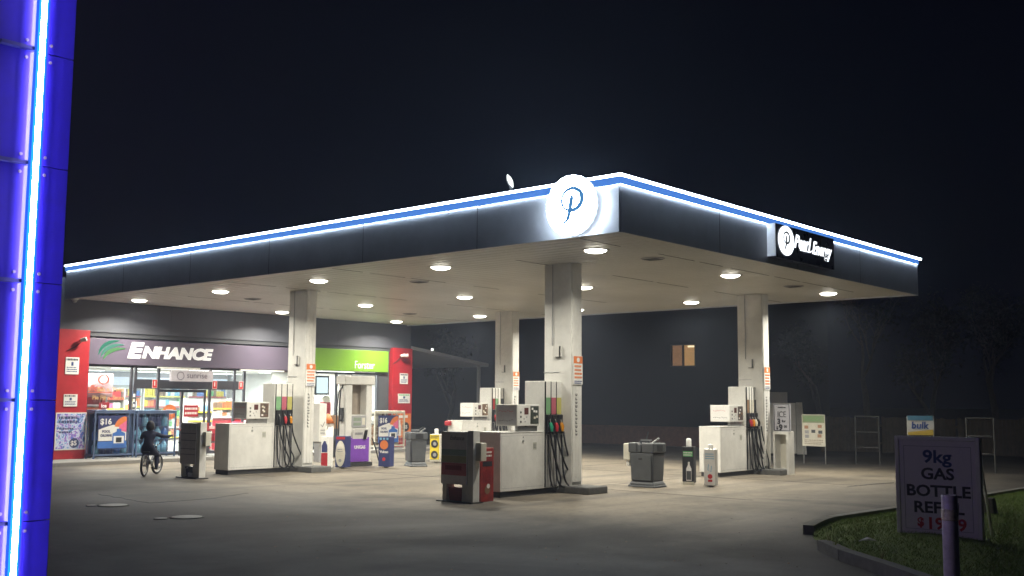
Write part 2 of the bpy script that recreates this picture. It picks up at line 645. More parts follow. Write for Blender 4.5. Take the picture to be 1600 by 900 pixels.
def column(nx, ny, seed):
    """nx, ny = its corner nearest the road"""
    c = MB()
    c.box(nx-0.66, nx, ny, ny+0.31, 0.1, ZS-0.005, COLP)
    c.box(nx-0.69, nx-0.3, ny-0.012, ny+0.2, 2.25, 2.262, GREY)
    o = c.build('column', canopy, local=False, bevel=0.012)
    c = MB()
    for a_, b_ in ((0.02, 0.1), (0.108, 0.2), (0.208, 0.29)):
        c.box(nx+0.003, nx+0.02, ny+a_, ny+b_, 0.2, ZS-0.006, WHITE)
    c.build('cover_strip', o, local=False)
    c = MB()
    c.box(nx-0.85, nx+0.48, ny-0.1, ny+0.5, -0.01, 0.13, CONC)
    c.build('plinth', o, local=False, bevel=0.02)
    c = MB(face_x(nx+0.024, ny+0.02, 0))
    c.box(0, 0.28, 2.02, 2.56, 0, 0.012, PAPER)
    c.box(0.005, 0.275, 2.42, 2.555, 0.0125, 0.015, ORANGE)
    c.disc((0.14, 2.487, 0.0155), 0.045, 0.002, PAPER, 16)
    marks(c, 0.03, 0.26, 2.12, 2.4, 0.0125, 4, ORANGE, seed, 0.55)
    marks(c, 0.03, 0.26, 2.03, 2.1, 0.0125, 2, INKBLUE, seed+3, 0.5)
    c.build('safety_notice', o, local=False)
    c = MB(face_x(nx+0.021, ny+0.1, 0))
    rnd = random.Random(seed)
    zz = 1.85
    while zz > 1.05:
        h = rnd.choice((0.035, 0.045, 0.05))
        c.box(0.0, 0.02, zz-h, zz, 0, 0.003, INK)
        c.box(0.02, 0.05, zz-h, zz-h+0.014, 0, 0.003, INK)
        if rnd.random() < 0.6:
            c.box(0.04, 0.055, zz-h*0.6, zz, 0, 0.003, INK)
        zz -= h+0.03
    c.build('vertical_lettering', o, local=False)
    c = MB(face_y(nx-0.4, ny-0.001, 2.55))
    c.box(0, 0.16, 0, 0.2, 0, 0.03, COLP)
    c.box(0.13, 0.16, 0, 0.2, 0.031, 0.04, KICK)
    c.box(0.03, 0.16, -0.012, 0.0, 0, 0.03, KICK)
    c.build('junction_box', o, local=False)
    c = MB()
    c.tube([(nx-0.45, ny-0.012, ZS-0.01), (nx-0.45, ny-0.012, 2.76)], 0.008, GREY, 6)
    c.build('conduit', o, local=False)
    return o


COLUMNS = [(-11.05, 2.58), (-2.95, 2.57), (-11.0, 10.05), (-2.9, 10.0)]
for i, (nx, ny) in enumerate(COLUMNS):
    column(nx, ny, 11+i)

# downlights in the soffit
LENS = emis('downlight lens', (1.0, 0.94, 0.8), 18.0)
dl = thing('canopy_downlight', 'x', 'downlight', (0, 0, ZS))
q = MB()
q.lathe((0, 0, 0), [(0.25, -0.012), (0.25, 0.0), (0.2, 0.0), (0.2, -0.012)], WHITE, 24)
q.build('rim', dl)
q = MB()
q.lathe((0, 0, 0), [(0.02, -0.06), (0.12, -0.052), (0.18, -0.03), (0.205, -0.005)], LENS, 24)
q.build('lens', dl)
row_names = ['front row', 'middle row', 'back row']
LX = [-1.576-3.8265*i for i in range(5)]
LY = [1.493, 6.18, 10.866]
ordn = ['nearest the short lit fascia', 'second from the short fascia', 'third from the short fascia', 'second from the shop', 'closest to the shop']
first = True
for j, yy in enumerate(LY):
    for i, xx in enumerate(LX):
        o = dl if first else copy_tree(dl)
        first = False
        o.location = (xx, yy, ZS)
        tag(o, 'bright round soffit downlight in the %s, %s' % (row_names[j], ordn[i]), 'downlight', 'round downlights in the canopy soffit')
        la = bpy.data.lights.new('downlight_lamp', 'AREA')
        la.shape = 'DISK'
        la.size = 0.3
        la.energy = DOWNLIGHT_W
        la.color = (1.0, 0.95, 0.82)
        la.spread = R(147)
        lo = bpy.data.objects.new('downlight_lamp', la)
        COL.objects.link(lo)
        lo.parent = o
        lo.location = (0, 0, -0.07)

# soffit vents
vt = thing('soffit_vent', 'x', 'vent', (0, 0, ZS))
q = MB()
q.lathe((0, 0, 0), [(0.2, -0.018), (0.23, -0.002)], GREY, 20)
q.build('vent_body', vt)
q = MB()
for k in range(5):
    q.box(-0.15, 0.15, -0.12+k*0.055, -0.1+k*0.055, -0.024, -0.016, DGREY)
q.build('grille', vt)
for k, (p, lb) in enumerate([((-7.63, 3.04), 'dark round vent in the soffit between the front columns'),
                             ((-1.42, 3.05), 'dark round vent in the soffit near the P roundel corner'),
                             ((-1.52, 8.92), 'dark round vent in the soffit below the name sign'),
                             ((-14.09, 3.16), 'dark round vent in the soffit near the shop and long fascia'),
                             ((-14.2, 8.95), 'dark round vent in the soffit near the green shop sign')]):
    o = vt if k == 0 else copy_tree(vt)
    o.location = (p[0], p[1], ZS)
    tag(o, lb, 'vent', 'round vents in the canopy soffit')

# the letter P in script, local units of disc radius


def script_p(mb, cx, cy, s, z0, z1, material):
    bowl = []
    for k in range(28):
        a = R(205-k*(390/27))
        r = 0.46+0.02*math.sin(k*0.3)
        bowl.append((cx+s*(0.02+r*1.0*math.cos(a)), cy+s*(0.2+r*0.85*math.sin(a))))
    wb = [s*(0.085+0.07*math.sin(math.pi*min(1, k/27*1.1))**2+0.05*(1 if 12 < k < 22 else 0)) for k in range(28)]
    mb.ribbon(bowl, wb, z0, z1, material)
    stem = [(0.02, 0.36), (0.0, 0.25), (-0.03, 0.1), (-0.07, -0.1), (-0.11, -0.3), (-0.17, -0.47), (-0.27, -0.58), (-0.4, -0.62)]
    mb.ribbon([(cx+s*x, cy+s*y) for x, y in stem], [s*k for k in (0.1, 0.18, 0.19, 0.18, 0.165, 0.14, 0.1, 0.05)], z0, z1+0.002, material)


rd = thing('roundel_sign', 'glowing white scalloped disc with a blue script P on the canopy edge', 'sign', (-0.82, -0.02, ZS))
q = MB(face_y(-0.82, -0.09, 4.8))
pts = []
for k in range(144):
    a = 2*math.pi*k/144
    r = 0.475+0.012*abs(math.sin(a*12))
    pts.append((r*math.cos(a), r*math.sin(a)))
q.prism(pts, 0.06, 0.1, emis('roundel face', (0.72, 0.86, 1.0), 60.0))
q.prism([(x*0.985, y*0.985) for x, y in pts], 0.0, 0.0595, emis('roundel edge', (0.76, 0.88, 1.0), 1.6))
q.build('disc', rd, local=False)
q = MB(face_y(-0.82, -0.022, 4.8))
q.disc((0, 0, 0), 0.3, 0.066, GREY, 24)
q.build('mounting', rd, local=False)
q = MB(face_y(-0.79, -0.192, 4.8))
script_p(q, 0, 0, 0.45, 0.0, 0.004, emis('roundel letter', (0.07, 0.23, 0.5), 1.0))
q.build('letter', rd, local=False)

ns = thing('name_sign', 'dark sign box with white glowing script lettering on the short canopy fascia', 'sign', (0.02, 6.4, 4.45))
NX = 0.2
ny0, ny1 = at_x(1212.5, 376, NX).y, at_x(1303, 392, NX).y
q = MB()
q.box(0.025, NX, ny0, ny1, 4.42, 5.06, mat('navy sign face', (0.008, 0.014, 0.045), 0.3))
q.build('sign_box', ns, local=False)
q = MB()
q.box(0.03, NX-0.005, ny0-0.03, ny0-0.002, 4.44, 5.06, mat('sign box white end', (0.7, 0.72, 0.75), 0.4, emit=(0.8, 0.88, 1.0), es=0.25))
q.build('end_panel', ns, local=False)
SIGNW = emis('sign white', (0.9, 0.95, 1.0), 2.2)
q = MB(face_x(NX+0.003, ny0+0.4, 4.77))
q.disc((0, 0, 0), 0.285, 0.012, SIGNW, 36, 1.12)
q.build('white_disc', ns, local=False)
q = MB(face_x(NX+0.017, ny0+0.4, 4.77))
script_p(q, 0, 0, 0.27, 0.0, 0.003, mat('sign navy letter', (0.06, 0.08, 0.12), 0.4, var=0))
q.build('letter', ns, local=False)
tw = ny1-ny0
q = MB(face_x(NX+0.003, ny0+0.74, 4.66))
q.text('Pearl', 0.36, 0.0, 0.03, 0.0, SIGNW, shear=0.35, offset=0.009, sx=0.92)
q.text('Energy', 0.36, 0.77, -0.01, 0.0, SIGNW, shear=0.35, offset=0.009, sx=0.86)
q.tube([(0.25, -0.0, 0.004), (0.5, 0.0, 0.004), (0.66, 0.0, 0.004), (0.86, 0.06, 0.004)], 0.012, SIGNW, 6)
q.build('lettering', ns, local=False)

fl = thing('floodlight', 'small lit floodlight on a short stem above the canopy edge', 'floodlight', (-3.1, 1.0, ZT-0.06))
q = MB()
q.tube([(0, 0, 0), (0, 0, 0.3), (-0.02, -0.02, 0.42)], 0.02, GREY, 8)
q.build('stem', fl)
q = MB(Matrix.Translation((-0.03, -0.03, 0.52)) @ Matrix.Rotation(R(-22), 4, 'Y') @ Matrix.Rotation(R(10), 4, 'X'))
q.lathe((0, 0, 0), [(0.02, -0.15), (0.05, -0.06), (0.05, 0.05), (0.02, 0.13)], GREY, 12)
q.build('housing', fl, bevel=0.02)
q = MB(Matrix.Translation((-0.03, -0.03, 0.52)) @ Matrix.Rotation(R(-22), 4, 'Y') @ Matrix.Rotation(R(10), 4, 'X'))
q.lathe((0.025, -0.02, 0), [(0.01, -0.14), (0.042, -0.05), (0.042, 0.04), (0.01, 0.12)], emis('floodlight lens', (1, 1, 0.97), 2.0), 12)
q.build('lens', fl)

# ------------------------------------------------------------------ the shop
shop = thing('service_station_shop', 'brightly lit shop with a dark upper wall, red end pillars and a purple grey sign', 'shop', (-22, 6.2, 0))
X0 = -18.0
WALL = mat('charcoal wall render', (0.085, 0.088, 0.105), 0.6, var=0.12, scale=1.5)
DWALL = mat('dark wall render', (0.065, 0.068, 0.075), 0.7, var=0.15, scale=1.5)
INW = mat('shop inner wall', (0.72, 0.72, 0.7), 0.6, var=0.05)
q = MB()
q.box(X0-0.3, X0-0.02, -0.15, 12.62, 3.5, 4.9, WALL)
q.build('upper_wall', shop, local=False)
q = MB()
q.box(X0-0.03, X0-0.018, 3.15, 3.157, 3.5, 4.34, ALU)
q.box(X0-0.03, X0-0.018, 9.3, 9.307, 3.5, 4.34, ALU)
q.build('wall_joint', shop, local=False)
q = MB()
q.box(X0-11, X0-0.3, -0.15, -0.0, 0.0, 4.8, DWALL)
q.box(X0-11, X0-0.3, 12.45, 12.6, 0.0, 4.8, DWALL)
q.box(X0-11.15, X0-11, -0.15, 12.6, 0.0, 4.8, DWALL)
q.build('side_wall', shop, local=False)
q = MB()
q.box(X0-11, X0-0.32, 0.0, 12.45, 4.6, 4.75, GREY)
q.build('roof', shop, local=False)
q = MB()
q.box(X0-10.98, X0-0.2, 0.02, 12.43, 2.72, 2.8, INW)
q.build('ceiling', shop, local=False)
q = MB()
q.box(X0-10.98, X0-0.1, 0.02, 12.43, 0.02, 0.11, mat('shop floor tile', (0.45, 0.43, 0.4), 0.3))
q.build('floor', shop, local=False)
q = MB()
q.box(X0-10.98, X0-10.9, 0.02, 12.43, 0.11, 2.72, INW)
q.box(X0-10.9, X0-0.3, 0.002, 0.06, 0.11, 2.72, INW)
q.box(X0-10.9, X0-0.3, 12.39, 12.448, 0.11, 2.72, INW)
q.build('inner_wall', shop, local=False)
# dark strip under the upper wall
q = MB()
q.box(X0-0.28, X0-0.06, 0.72, 11.68, 3.38, 3.5, DWALL)
q.box(X0-0.28, X0-0.1, 11.2, 11.68, 0.1, 3.38, DWALL)
q.build('recess_wall', shop, local=False)
for ya, yb in ((-0.16, 0.7), (11.7, 12.64)):
    q = MB()
    q.box(X0-0.3, X0+0.06, ya, yb, 0.1, 3.52, RED)
    q.build('red_pillar', shop, local=False, bevel=0.01)
# main sign
q = MB()
q.box(X0-0.2, X0, 0.72, 7.5, 2.62, 3.33, mat('purple grey sign sheet', (0.12, 0.1, 0.14), 0.35, var=0.05, scale=1))
sp = q.build('sign_panel', shop, local=False, bevel=0.008)
LETW = mat('sign white vinyl', (0.85, 0.85, 0.85), 0.4, emit=(0.95, 0.96, 1.0), es=0.28, var=0)  # slight emission stands in for lamplight falling on the white letters
q = MB(face_x(X0+0.004, 1.82, 2.84))
q.text('E', 0.58, 0, 0, 0, LETW, shear=0.22, offset=0.03, sx=1.3, extrude=0.01)
q.text('NHANCE', 0.44, 0.45, 0.01, 0, LETW, shear=0.22, offset=0.024, sx=1.2, extrude=0.01)
q.build('lettering', sp, local=False)
q = MB(face_x(X0+0.004, 0.96, 2.76))
gg = [emis('swoosh one', (0.12, 0.55, 0.34), 0.7), emis('swoosh two', (0.25, 0.72, 0.5), 0.7), emis('swoosh three', (0.32, 0.78, 0.3), 0.7)]
for k, (a, b, cpt) in enumerate([((0.03, 0.12), (0.62, 0.52), (0.12, 0.5)), ((0.1, 0.06), (0.76, 0.42), (0.2, 0.42)), ((0.17, 0.0), (0.8, 0.31), (0.28, 0.32))]):
    P, Wd = [], []
    for i in range(13):
        t = i/12
        P.append(((1-t)**2*a[0]+2*t*(1-t)*cpt[0]+t*t*b[0], (1-t)**2*a[1]+2*t*(1-t)*cpt[1]+t*t*b[1]))
        Wd.append(0.015+0.085*math.sin(math.pi*t)**0.8)
    q.ribbon(P, Wd, 0.0+k*0.003, 0.003+k*0.003, gg[k])
q.build('swoosh_logo', sp, local=False)
q = MB()
q.box(X0-0.2, X0+0.004, 7.503, 11.55, 2.66, 3.38, mat('lime sign light box', (0.17, 0.34, 0.03), 0.35, emit=(0.25, 0.5, 0.03), es=0.18, var=0.04))
gp = q.build('green_sign_panel', shop, local=False, bevel=0.01)
q = MB(face_x(X0+0.008, 10.02, 2.76))
q.text('Forster', 0.36, 0, 0, 0, LETW, sx=0.82, extrude=0.004)
q.build('lettering', gp, local=False)
# shop front glazing
GL = glass('shop glass')
mulls = [0.74, 2.04, 2.16, 2.87, 4.56, 5.4, 5.75, 7.55, 9.35, 11.15]
q = MB()
for yy in mulls:
    q.box(X0-0.14, X0-0.07, yy-0.035, yy+0.035, 0.11, 2.62, ALU)
q.box(X0-0.13, X0-0.08, 0.74, 11.2, 2.56, 2.62, ALU)
q.box(X0-0.13, X0-0.08, 0.74, 11.2, 0.11, 0.19, ALU)
q.box(X0-0.132, X0-0.078, 2.16, 5.75, 1.98, 2.24, ALU)
q.box(X0-0.13, X0-0.08, 5.75, 11.2, 0.62, 0.68, ALU)
wf = q.build('window_frame', shop, local=False)
for a, b in zip(mulls[:-1], mulls[1:]):
    if abs(a-2.87) < 0.01:
        continue
    q = MB()
    q.box(X0-0.108, X0-0.1, a+0.036, b-0.036, 0.19, 2.56, GL)
    q.build('window_pane', shop, local=False)
# sliding door: two leaves, one parked open
for a, b, xo in ((2.95, 3.72, -0.02), (3.73, 4.5, -0.06)):
    q = MB()
    for yy in (a, b):
        q.box(X0-0.22+xo, X0-0.18+xo, yy-0.03, yy+0.03, 0.11, 1.97, ALU)
    q.box(X0-0.22+xo, X0-0.18+xo, a+0.03, b-0.03, 0.11, 0.2, ALU)
    q.box(X0-0.22+xo, X0-0.18+xo, a+0.03, b-0.03, 1.89, 1.97, ALU)
    d = q.build('sliding_door', shop, local=False)
    q = MB()
    q.box(X0-0.203+xo, X0-0.197+xo, a+0.03, b-0.03, 0.2, 1.89, GL)
    q.build('pane', d, local=False)
    q = MB(face_x(X0-0.194+xo, (a+b)/2, 1.32))
    if a < 3:
        q.disc((0, 0, 0), 0.22, 0.003, ORANGE, 24)
        marks(q, -0.12, 0.12, -0.08, 0.1, 0.0035, 2, PAPER, 5)
    else:
        q.box(-0.3, 0.18, -0.14, 0.2, 0, 0.003, RED)
        marks(q, -0.26, 0.16, -0.1, 0.16, 0.0035, 2, PAPER, 6)
    q.build('sticker', d, local=False)
# lettering on the left window
NEONR = emis('red neon', (1.0, 0.22, 0.12), 1.1)
q = MB(face_x(X0-0.096, 0.8, 1.39))
q.text('Salt n. Twist', 0.16, 0.25, 0.5, 0, mat('window vinyl', (0.5, 0.3, 0.12), 0.5), offset=0.004)
q.text('Pie Fill n. Sauce', 0.15, 0.12, 0.28, 0, MATS['window vinyl'], offset=0.004)
q.build('window_lettering', wf, local=False)
q = MB(face_x(X0-0.096, 0.8, 1.39))
q.box(0.32, 0.62, 0.03, 0.2, 0, 0.002, DRED)
q.text('Ice', 0.14, 0.38, 0.06, 0.003, PAPER, offset=0.004)
q.build('ice_sticker', wf, local=False)
# window posters and small red notices
for k, yy in enumerate((2.72, 4.68, 5.6)):
    q = MB(face_x(X0-0.066, yy, 2.02))
    q.box(-0.06, 0.1, -0.02, 0.22, 0, 0.004, PAPER)
    q.box(-0.05, 0.09, -0.01, 0.21, 0.0045, 0.006, INKRED)
    q.box(0.0, 0.03, 0.05, 0.18, 0.0065, 0.008, PAPER)
    q.build('fire_notice', wf, local=False)
q = MB(face_x(X0-0.072, 2.12, 0.9))
for k in range(7):
    q.box(-0.02, 0.04, k*0.14, k*0.14+0.09, 0, 0.004, PAPER)
q.build('mullion_sticker', wf, local=False)

# projecting sign over the door
t = thing('door_sign', 'grey box sign reading sunrise over the sliding door', 'sign', (X0+0.1, 3.85, 2.2))
q = MB()
q.box(X0-0.0, X0+0.1, 3.15, 4.53, 2.2, 2.52, mat('pale grey sign', (0.5, 0.48, 0.52), 0.5))
q.build('sign_box', t, local=False, bevel=0.008)
q = MB(face_x(X0+0.104, 3.15, 2.2))
q.text('sunrise', 0.24, 0.5, 0.1, 0, mat('grey vinyl', (0.16, 0.14, 0.18), 0.5, var=0), extrude=0.002)
q.build('lettering', t, local=False)
q = MB(face_x(X0+0.104, 3.15, 2.2))
ring = [(0.3+0.11*math.cos(a), 0.16+0.11*math.sin(a)) for a in [2*math.pi*k/24 for k in range(25)]]
q.ribbon(ring, [0.018]*25, 0, 0.003, MATS['grey vinyl'])
q.build('emblem', t, local=False)
q = MB()
q.box(X0, X0+0.08, 2.75, 4.1, 2.56, 2.6, WHITE)
tag(q.build('light_batten'), 'slim white batten above the sunrise sign', 'light')
q = MB()
q.box(X0, X0+0.08, 5.5, 7.1, 2.56, 2.6, WHITE)
tag(q.build('light_batten'), 'slim white batten above the window beside the door', 'light')

# red pillar fittings
def wall_notice(y0, y1, z0, z1, label, seed, col=INK):
    q = MB(face_x(X0+0.064, y0, z0))
    q.box(0, y1-y0, 0, z1-z0, 0, 0.012, PAPER)
    w_, h_ = y1-y0, z1-z0
    marks(q, 0.05*w_, 0.95*w_, 0.78*h_, 0.95*h_, 0.0125, 1, col, seed, 0.7)
    q.box(0.42*w_, 0.58*w_, 0.5*h_, 0.72*h_, 0.0125, 0.015, INKBLUE)
    marks(q, 0.1*w_, 0.9*w_, 0.1*h_, 0.46*h_, 0.0125, 3, INKBLUE, seed+1, 0.45)
    return tag(q.build('wall_notice'), label, 'notice', 'white notices on the red pillars')
wall_notice(0.05, 0.42, 2.33, 2.78, 'upper white notice on the left red pillar', 21)
wall_notice(0.05, 0.42, 1.48, 1.8, 'lower white notice on the left red pillar above the poster', 22)
wall_notice(12.04, 12.42, 2.27, 2.64, 'upper white notice on the right red pillar', 23)
wall_notice(11.97, 12.53, 1.6, 1.93, 'wider lower white notice on the right red pillar', 24, GREENP)
for k, (yy, lb) in enumerate(((0.45, 'small white spotlight on an arm on the left red pillar'), (12.05, 'small white twin spotlight on the right red pillar'))):
    t = thing('wall_spotlight', lb, 'spotlight', (X0+0.06, yy, 3.27), group='spotlights on the red pillars')
    for s_ in ((0,) if k == 0 else (0, 0.14)):
        q = MB()
        q.tube([(0, s_, 0), (0.12, s_, -0.01)], 0.018, WHITE, 8)
        q.build('arm', t)
        q = MB()
        q.tube([(0.1, s_-0.06, -0.03), (0.2, s_+0.05, 0.0)], [0.05, 0.065], WHITE, 12)
        q.build('lamp_head', t)
    q = MB()
    q.tube([(0.02, 0.05, -0.03), (0.03, -0.15, -0.2), (0.012, -0.38, -0.33)], 0.012, BLACK, 6)
    q.build('cable', t)


def blotch_mat(name, cols, scale=9):
    m = bpy.data.materials.new(name)
    m.use_nodes = True
    t = m.node_tree
    b = t.nodes['Principled BSDF']
    b.inputs['Roughness'].default_value = 0.4
    tc = t.nodes.new('ShaderNodeTexCoord')
    n = t.nodes.new('ShaderNodeTexNoise')
    n.inputs['Scale'].default_value = scale
    n.inputs['Detail'].default_value = 3
    n.inputs['Distortion'].default_value = 1.5
    t.links.new(tc.outputs['Object'], n.inputs['Vector'])
    cr = t.nodes.new('ShaderNodeValToRGB')
    el = cr.color_ramp.elements
    k = len(cols)
    el[0].position = 0.34
    el[0].color = (*cols[0], 1)
    el[1].position = 0.66
    el[1].color = (*cols[-1], 1)
    for i in range(1, k-1):
        e = el.new(0.34+0.32*i/(k-1))
        e.color = (*cols[i], 1)
    t.links.new(n.outputs['Fac'], cr.inputs[0])
    t.links.new(cr.outputs[0], b.inputs['Base Color'])
    return m


q = MB(face_x(X0+0.064, -0.14, 0.34))
q.box(0, 0.84, 0, 0.98, 0, 0.02, PAPER)
q.box(0.03, 0.81, 0.03, 0.95, 0.0205, 0.024, blotch_mat('poster swirl', [(0.05, 0.06, 0.3), (0.2, 0.4, 0.75), (0.75, 0.8, 0.9), (0.35, 0.15, 0.6), (0.1, 0.2, 0.6)], 7))
q.disc((0.52, 0.18, 0.0245), 0.13, 0.003, NAVY, 20)
q.text('$5', 0.17, 0.42, 0.12, 0.028, PAPER, offset=0.004)
marks(q, 0.08, 0.6, 0.68, 0.9, 0.0245, 2, NAVY, 71, 0.6)
marks(q, 0.1, 0.5, 0.42, 0.6, 0.0245, 2, NAVY, 72, 0.5)
tag(q.build('poster'), 'swirly blue poster with a five dollar price on the left red pillar', 'poster')
q = MB(face_x(X0+0.064, 11.76, 0.42))
q.box(0, 0.82, 0, 0.82, 0, 0.02, ORANGE)
marks(q, 0.18, 0.72, 0.66, 0.77, 0.0205, 1, PAPER, 73, 0.8, 0.1)
q.prism([(0.2, 0.06), (0.36, 0.06), (0.36, 0.4), (0.31, 0.52), (0.31, 0.6), (0.25, 0.6), (0.25, 0.52), (0.2, 0.4)], 0.0205, 0.026, PAPER)
q.disc((0.58, 0.36, 0.0205), 0.16, 0.003, INK, 20)
q.text('$5', 0.17, 0.48, 0.3, 0.024, PAPER, offset=0.004)
tag(q.build('poster'), 'orange poster with a white bottle and black price disc on the right red pillar', 'poster')
t = thing('security_camera', 'small white dome camera under the canopy edge above the left pillar', 'camera', (-17.7, 0.1, ZS))
q = MB()
q.lathe((0, 0, 0), [(0.09, -0.05), (0.1, 0.0)], WHITE, 16)
q.build('mount', t)
q = MB()
q.lathe((0, 0, 0), [(0.01, -0.13), (0.05, -0.115), (0.075, -0.05)], GREY, 16)
q.build('dome', t)

# shop interior
tube = thing('ceiling_light', 'x', 'ceiling light', (0, 0, 2.7))
q = MB()
q.box(-0.16, 0.16, -0.75, 0.75, -0.05, 0.0, WHITE)
q.build('housing', tube, bevel=0.01)
q = MB()
q.box(-0.13, 0.13, -0.72, 0.72, -0.065, -0.052, emis('tube diffuser', (0.97, 1.0, 0.96), 5.0))
q.build('diffuser', tube)
k = 0
for xx, dn in ((-18.95, 'just behind the glass'), (-22.2, 'in the middle of the shop'), (-25.6, 'near the back fridges')):
    for yy, wn in ((1.6, 'left end'), (4.4, 'doorway'), (7.2, 'coffee counter'), (10.0, 'green sign end')):
        o = tube if k == 0 else copy_tree(tube)
        k += 1
        o.location = (xx, yy, 2.71)
        tag(o, 'flat white ceiling light %s, %s' % (dn, wn), 'ceiling light', 'ceiling lights inside the shop')
        la = bpy.data.lights.new('ceiling_lamp', 'AREA')
        la.shape = 'RECTANGLE'
        la.size, la.size_y = 0.24, 1.4
        la.energy = STORE_W
        la.color = (0.97, 1.0, 0.95)
        lo = bpy.data.objects.new('ceiling_lamp', la)
        COL.objects.link(lo)
        lo.parent = o
        lo.location = (0, 0, -0.08)

GOODS = [RED, PAPER, ORANGE, YELLOW, BLUEP, LBLUE, GREENP, PINK, BROWN, TEAL, DRED, LIMEP]


def shelf_unit(loc, width, height, label, rows, seed, pal, cat='shelf', group=None, name='display_shelf'):
    t = thing(name, label, cat, loc, group=group)
    q = MB()
    q.box(-0.28, -0.24, 0, width, 0, height, WHITE)
    for yy in (0, width-0.03):
        q.box(-0.24, 0.1, yy, yy+0.03, 0, height, WHITE)
    q.build('frame', t)
    rnd = random.Random(seed)
    dz = (height-0.12)/rows
    for r in range(rows):
        z = 0.1+r*dz
        q = MB()
        q.box(-0.24, 0.12, 0.03, width-0.03, z-0.03, z, WHITE)
        q.box(0.12, 0.13, 0.03, width-0.03, z-0.04, z+0.01, rnd.choice([RED, YELLOW, PAPER]))
        q.build('shelf_board', t)
        q = MB()
        yy = 0.05
        while yy < width-0.12:
            wd = rnd.uniform(0.06, 0.16)
            n = rnd.randint(1, 3)
            m_ = rnd.choice(pal)
            h = dz*rnd.uniform(0.5, 0.85)
            for _ in range(n):
                if yy+wd > width-0.05:
                    break
                q.box(-0.15, 0.08+rnd.uniform(-0.03, 0.02), yy, yy+wd-0.01, z+0.002, z+h, m_)
                yy += wd
        q.build('goods_row', t)
    return t


shelf_unit((-19.4, 0.9, 0.11), 1.1, 1.75, 'white shelf of red and white goods behind the left window', 5, 1, [RED, PAPER, PINK, ORANGE, PAPER, DRED])
shelf_unit((-20.6, 2.2, 0.11), 1.0, 1.9, 'white shelf of red packets behind the narrow window', 6, 2, [RED, DRED, PAPER, PINK, RED])
shelf_unit((-22.6, 3.0, 0.11), 1.7, 1.5, 'low shelf of mixed packets facing the shop doorway', 5, 3, GOODS)
shelf_unit((-19.6, 4.7, 0.11), 0.9, 1.5, 'shelf of pale packets right of the shop doorway', 5, 4, [PAPER, LBLUE, PAPER, TEAL, BROWN])
shelf_unit((-21.6, 5.9, 0.11), 1.8, 1.6, 'shelf of brown and white packets behind the second pump', 5, 5, [BROWN, PAPER, CREAM, ORANGE])
shelf_unit((-21.2, 9.6, 0.11), 1.6, 1.9, 'shelf of cups and jars at the green sign end', 6, 6, [PAPER, BROWN, CREAM, PAPER, RED])
for k in range(6):
    t = shelf_unit((-28.3, 0.6+k*1.9, 0.11), 1.8, 2.1, 'upright drinks fridge against the back wall, number of doors one, %s' % ['far left', 'second along', 'third along, facing the doorway', 'fourth along', 'fifth along', 'far right'][k], 5, 40+k,
                   [RED, GREENP, BLUEP, ORANGE, PAPER, LBLUE, YELLOW, BROWN], 'fridge', 'drinks fridges along the back wall', 'drinks_fridge')
    t['label'] = 'upright drinks fridge on the back wall, %s' % ['at the left end', 'second from the left end', 'facing the sliding door', 'behind the counter', 'second from the right end', 'at the right end'][k]
    q = MB()
    q.box(-0.24, 0.16, 0.03, 1.77, 2.1, 2.4, emis('fridge header', (0.8, 0.9, 1.0), 1.3))
    q.build('header', t)
    q = MB()
    q.box(0.17, 0.18, 0.02, 1.78, 0.06, 2.08, GL)
    q.build('glass_door', t)
# neon sign inside the left window
q = MB(face_x(-19.1, 1.0, 1.85))
q.text('Coffee', 0.26, 0.0, 0.05, 0, NEONR, shear=0.3, offset=0.004, extrude=0.01)
q.tube([(0.0, 0.0, 0.0), (0.6, 0.02, 0), (1.0, 0.01, 0)], 0.015, NEONR, 6)
q.ribbon([(0.75+0.15*math.cos(a), 0.38+0.13*math.sin(a)) for a in [math.pi*2*i/18 for i in range(19)]], [0.035]*19, 0, 0.01, NEONR)
q.box(-0.1, 1.05, -0.12, 0.55, -0.06, -0.03, mat('smoky backing', (0.35, 0.2, 0.2), 0.5))
tag(q.build('neon_sign'), 'red glowing neon sign hanging behind the left window', 'neon sign')
ty0, ty1 = at_x(495, 590, -18.6).y, at_x(512.5, 590, -18.6).y
q = MB()
q.box(-19.7, -19.62, 7.9, 11.3, 0.11, 2.71, mat('taupe partition', (0.3, 0.28, 0.25), 0.7))
q.build('partition_wall', shop, local=False)
t = thing('menu_screen', 'bright portrait menu screen in a dark frame behind the front column', 'screen', (-18.7, ty0, 1.9))
q = MB()
q.box(-18.68, -18.6, ty0-0.08, ty1+0.06, 1.86, 2.5, DGREY)
q.build('screen_frame', t, local=False)
q = MB()
q.box(-18.598, -18.594, ty0, ty1, 1.92, 2.44, emis('menu screen', (0.78, 0.94, 1.0), 1.5))
q.build('display', t, local=False)
t = thing('coffee_counter', 'grey counter under the menu screen by the window', 'counter', (-18.9, 8.6, 0.11))
q = MB()
q.box(-19.3, -18.6, 7.7, 10.9, 0.11, 1.05, GREY)
q.build('cabinet', t, local=False)
q = MB()
q.box(-19.35, -18.55, 7.65, 10.95, 1.052, 1.1, WHITE)
q.build('worktop', t, local=False)
rnd = random.Random(5)
cupn = ['tall', 'short', 'plain', 'capped']
for k in range(8):
    yy = 7.9+k*0.24
    q = MB()
    q.lathe((-18.8, yy, 1.102), [(0.045, 0), (0.055, 0.3+0.04*(k % 3)), (0.03, 0.34+0.04*(k % 3)), (0.03, 0.42)], [PAPER, DGREY, CREAM][k % 3], 12)
    tag(q.build('syrup_bottle'), 'syrup bottle lined up on the counter under the menu screen', 'bottle', 'syrup bottles on the coffee counter')
q = MB(face_x(-18.55, 9.2, 1.12))
q.box(0, 0.3, 0, 0.5, -0.2, 0, RED)
q.disc((0.15, 0.58, -0.12), 0.14, 0.1, CREAM, 18)
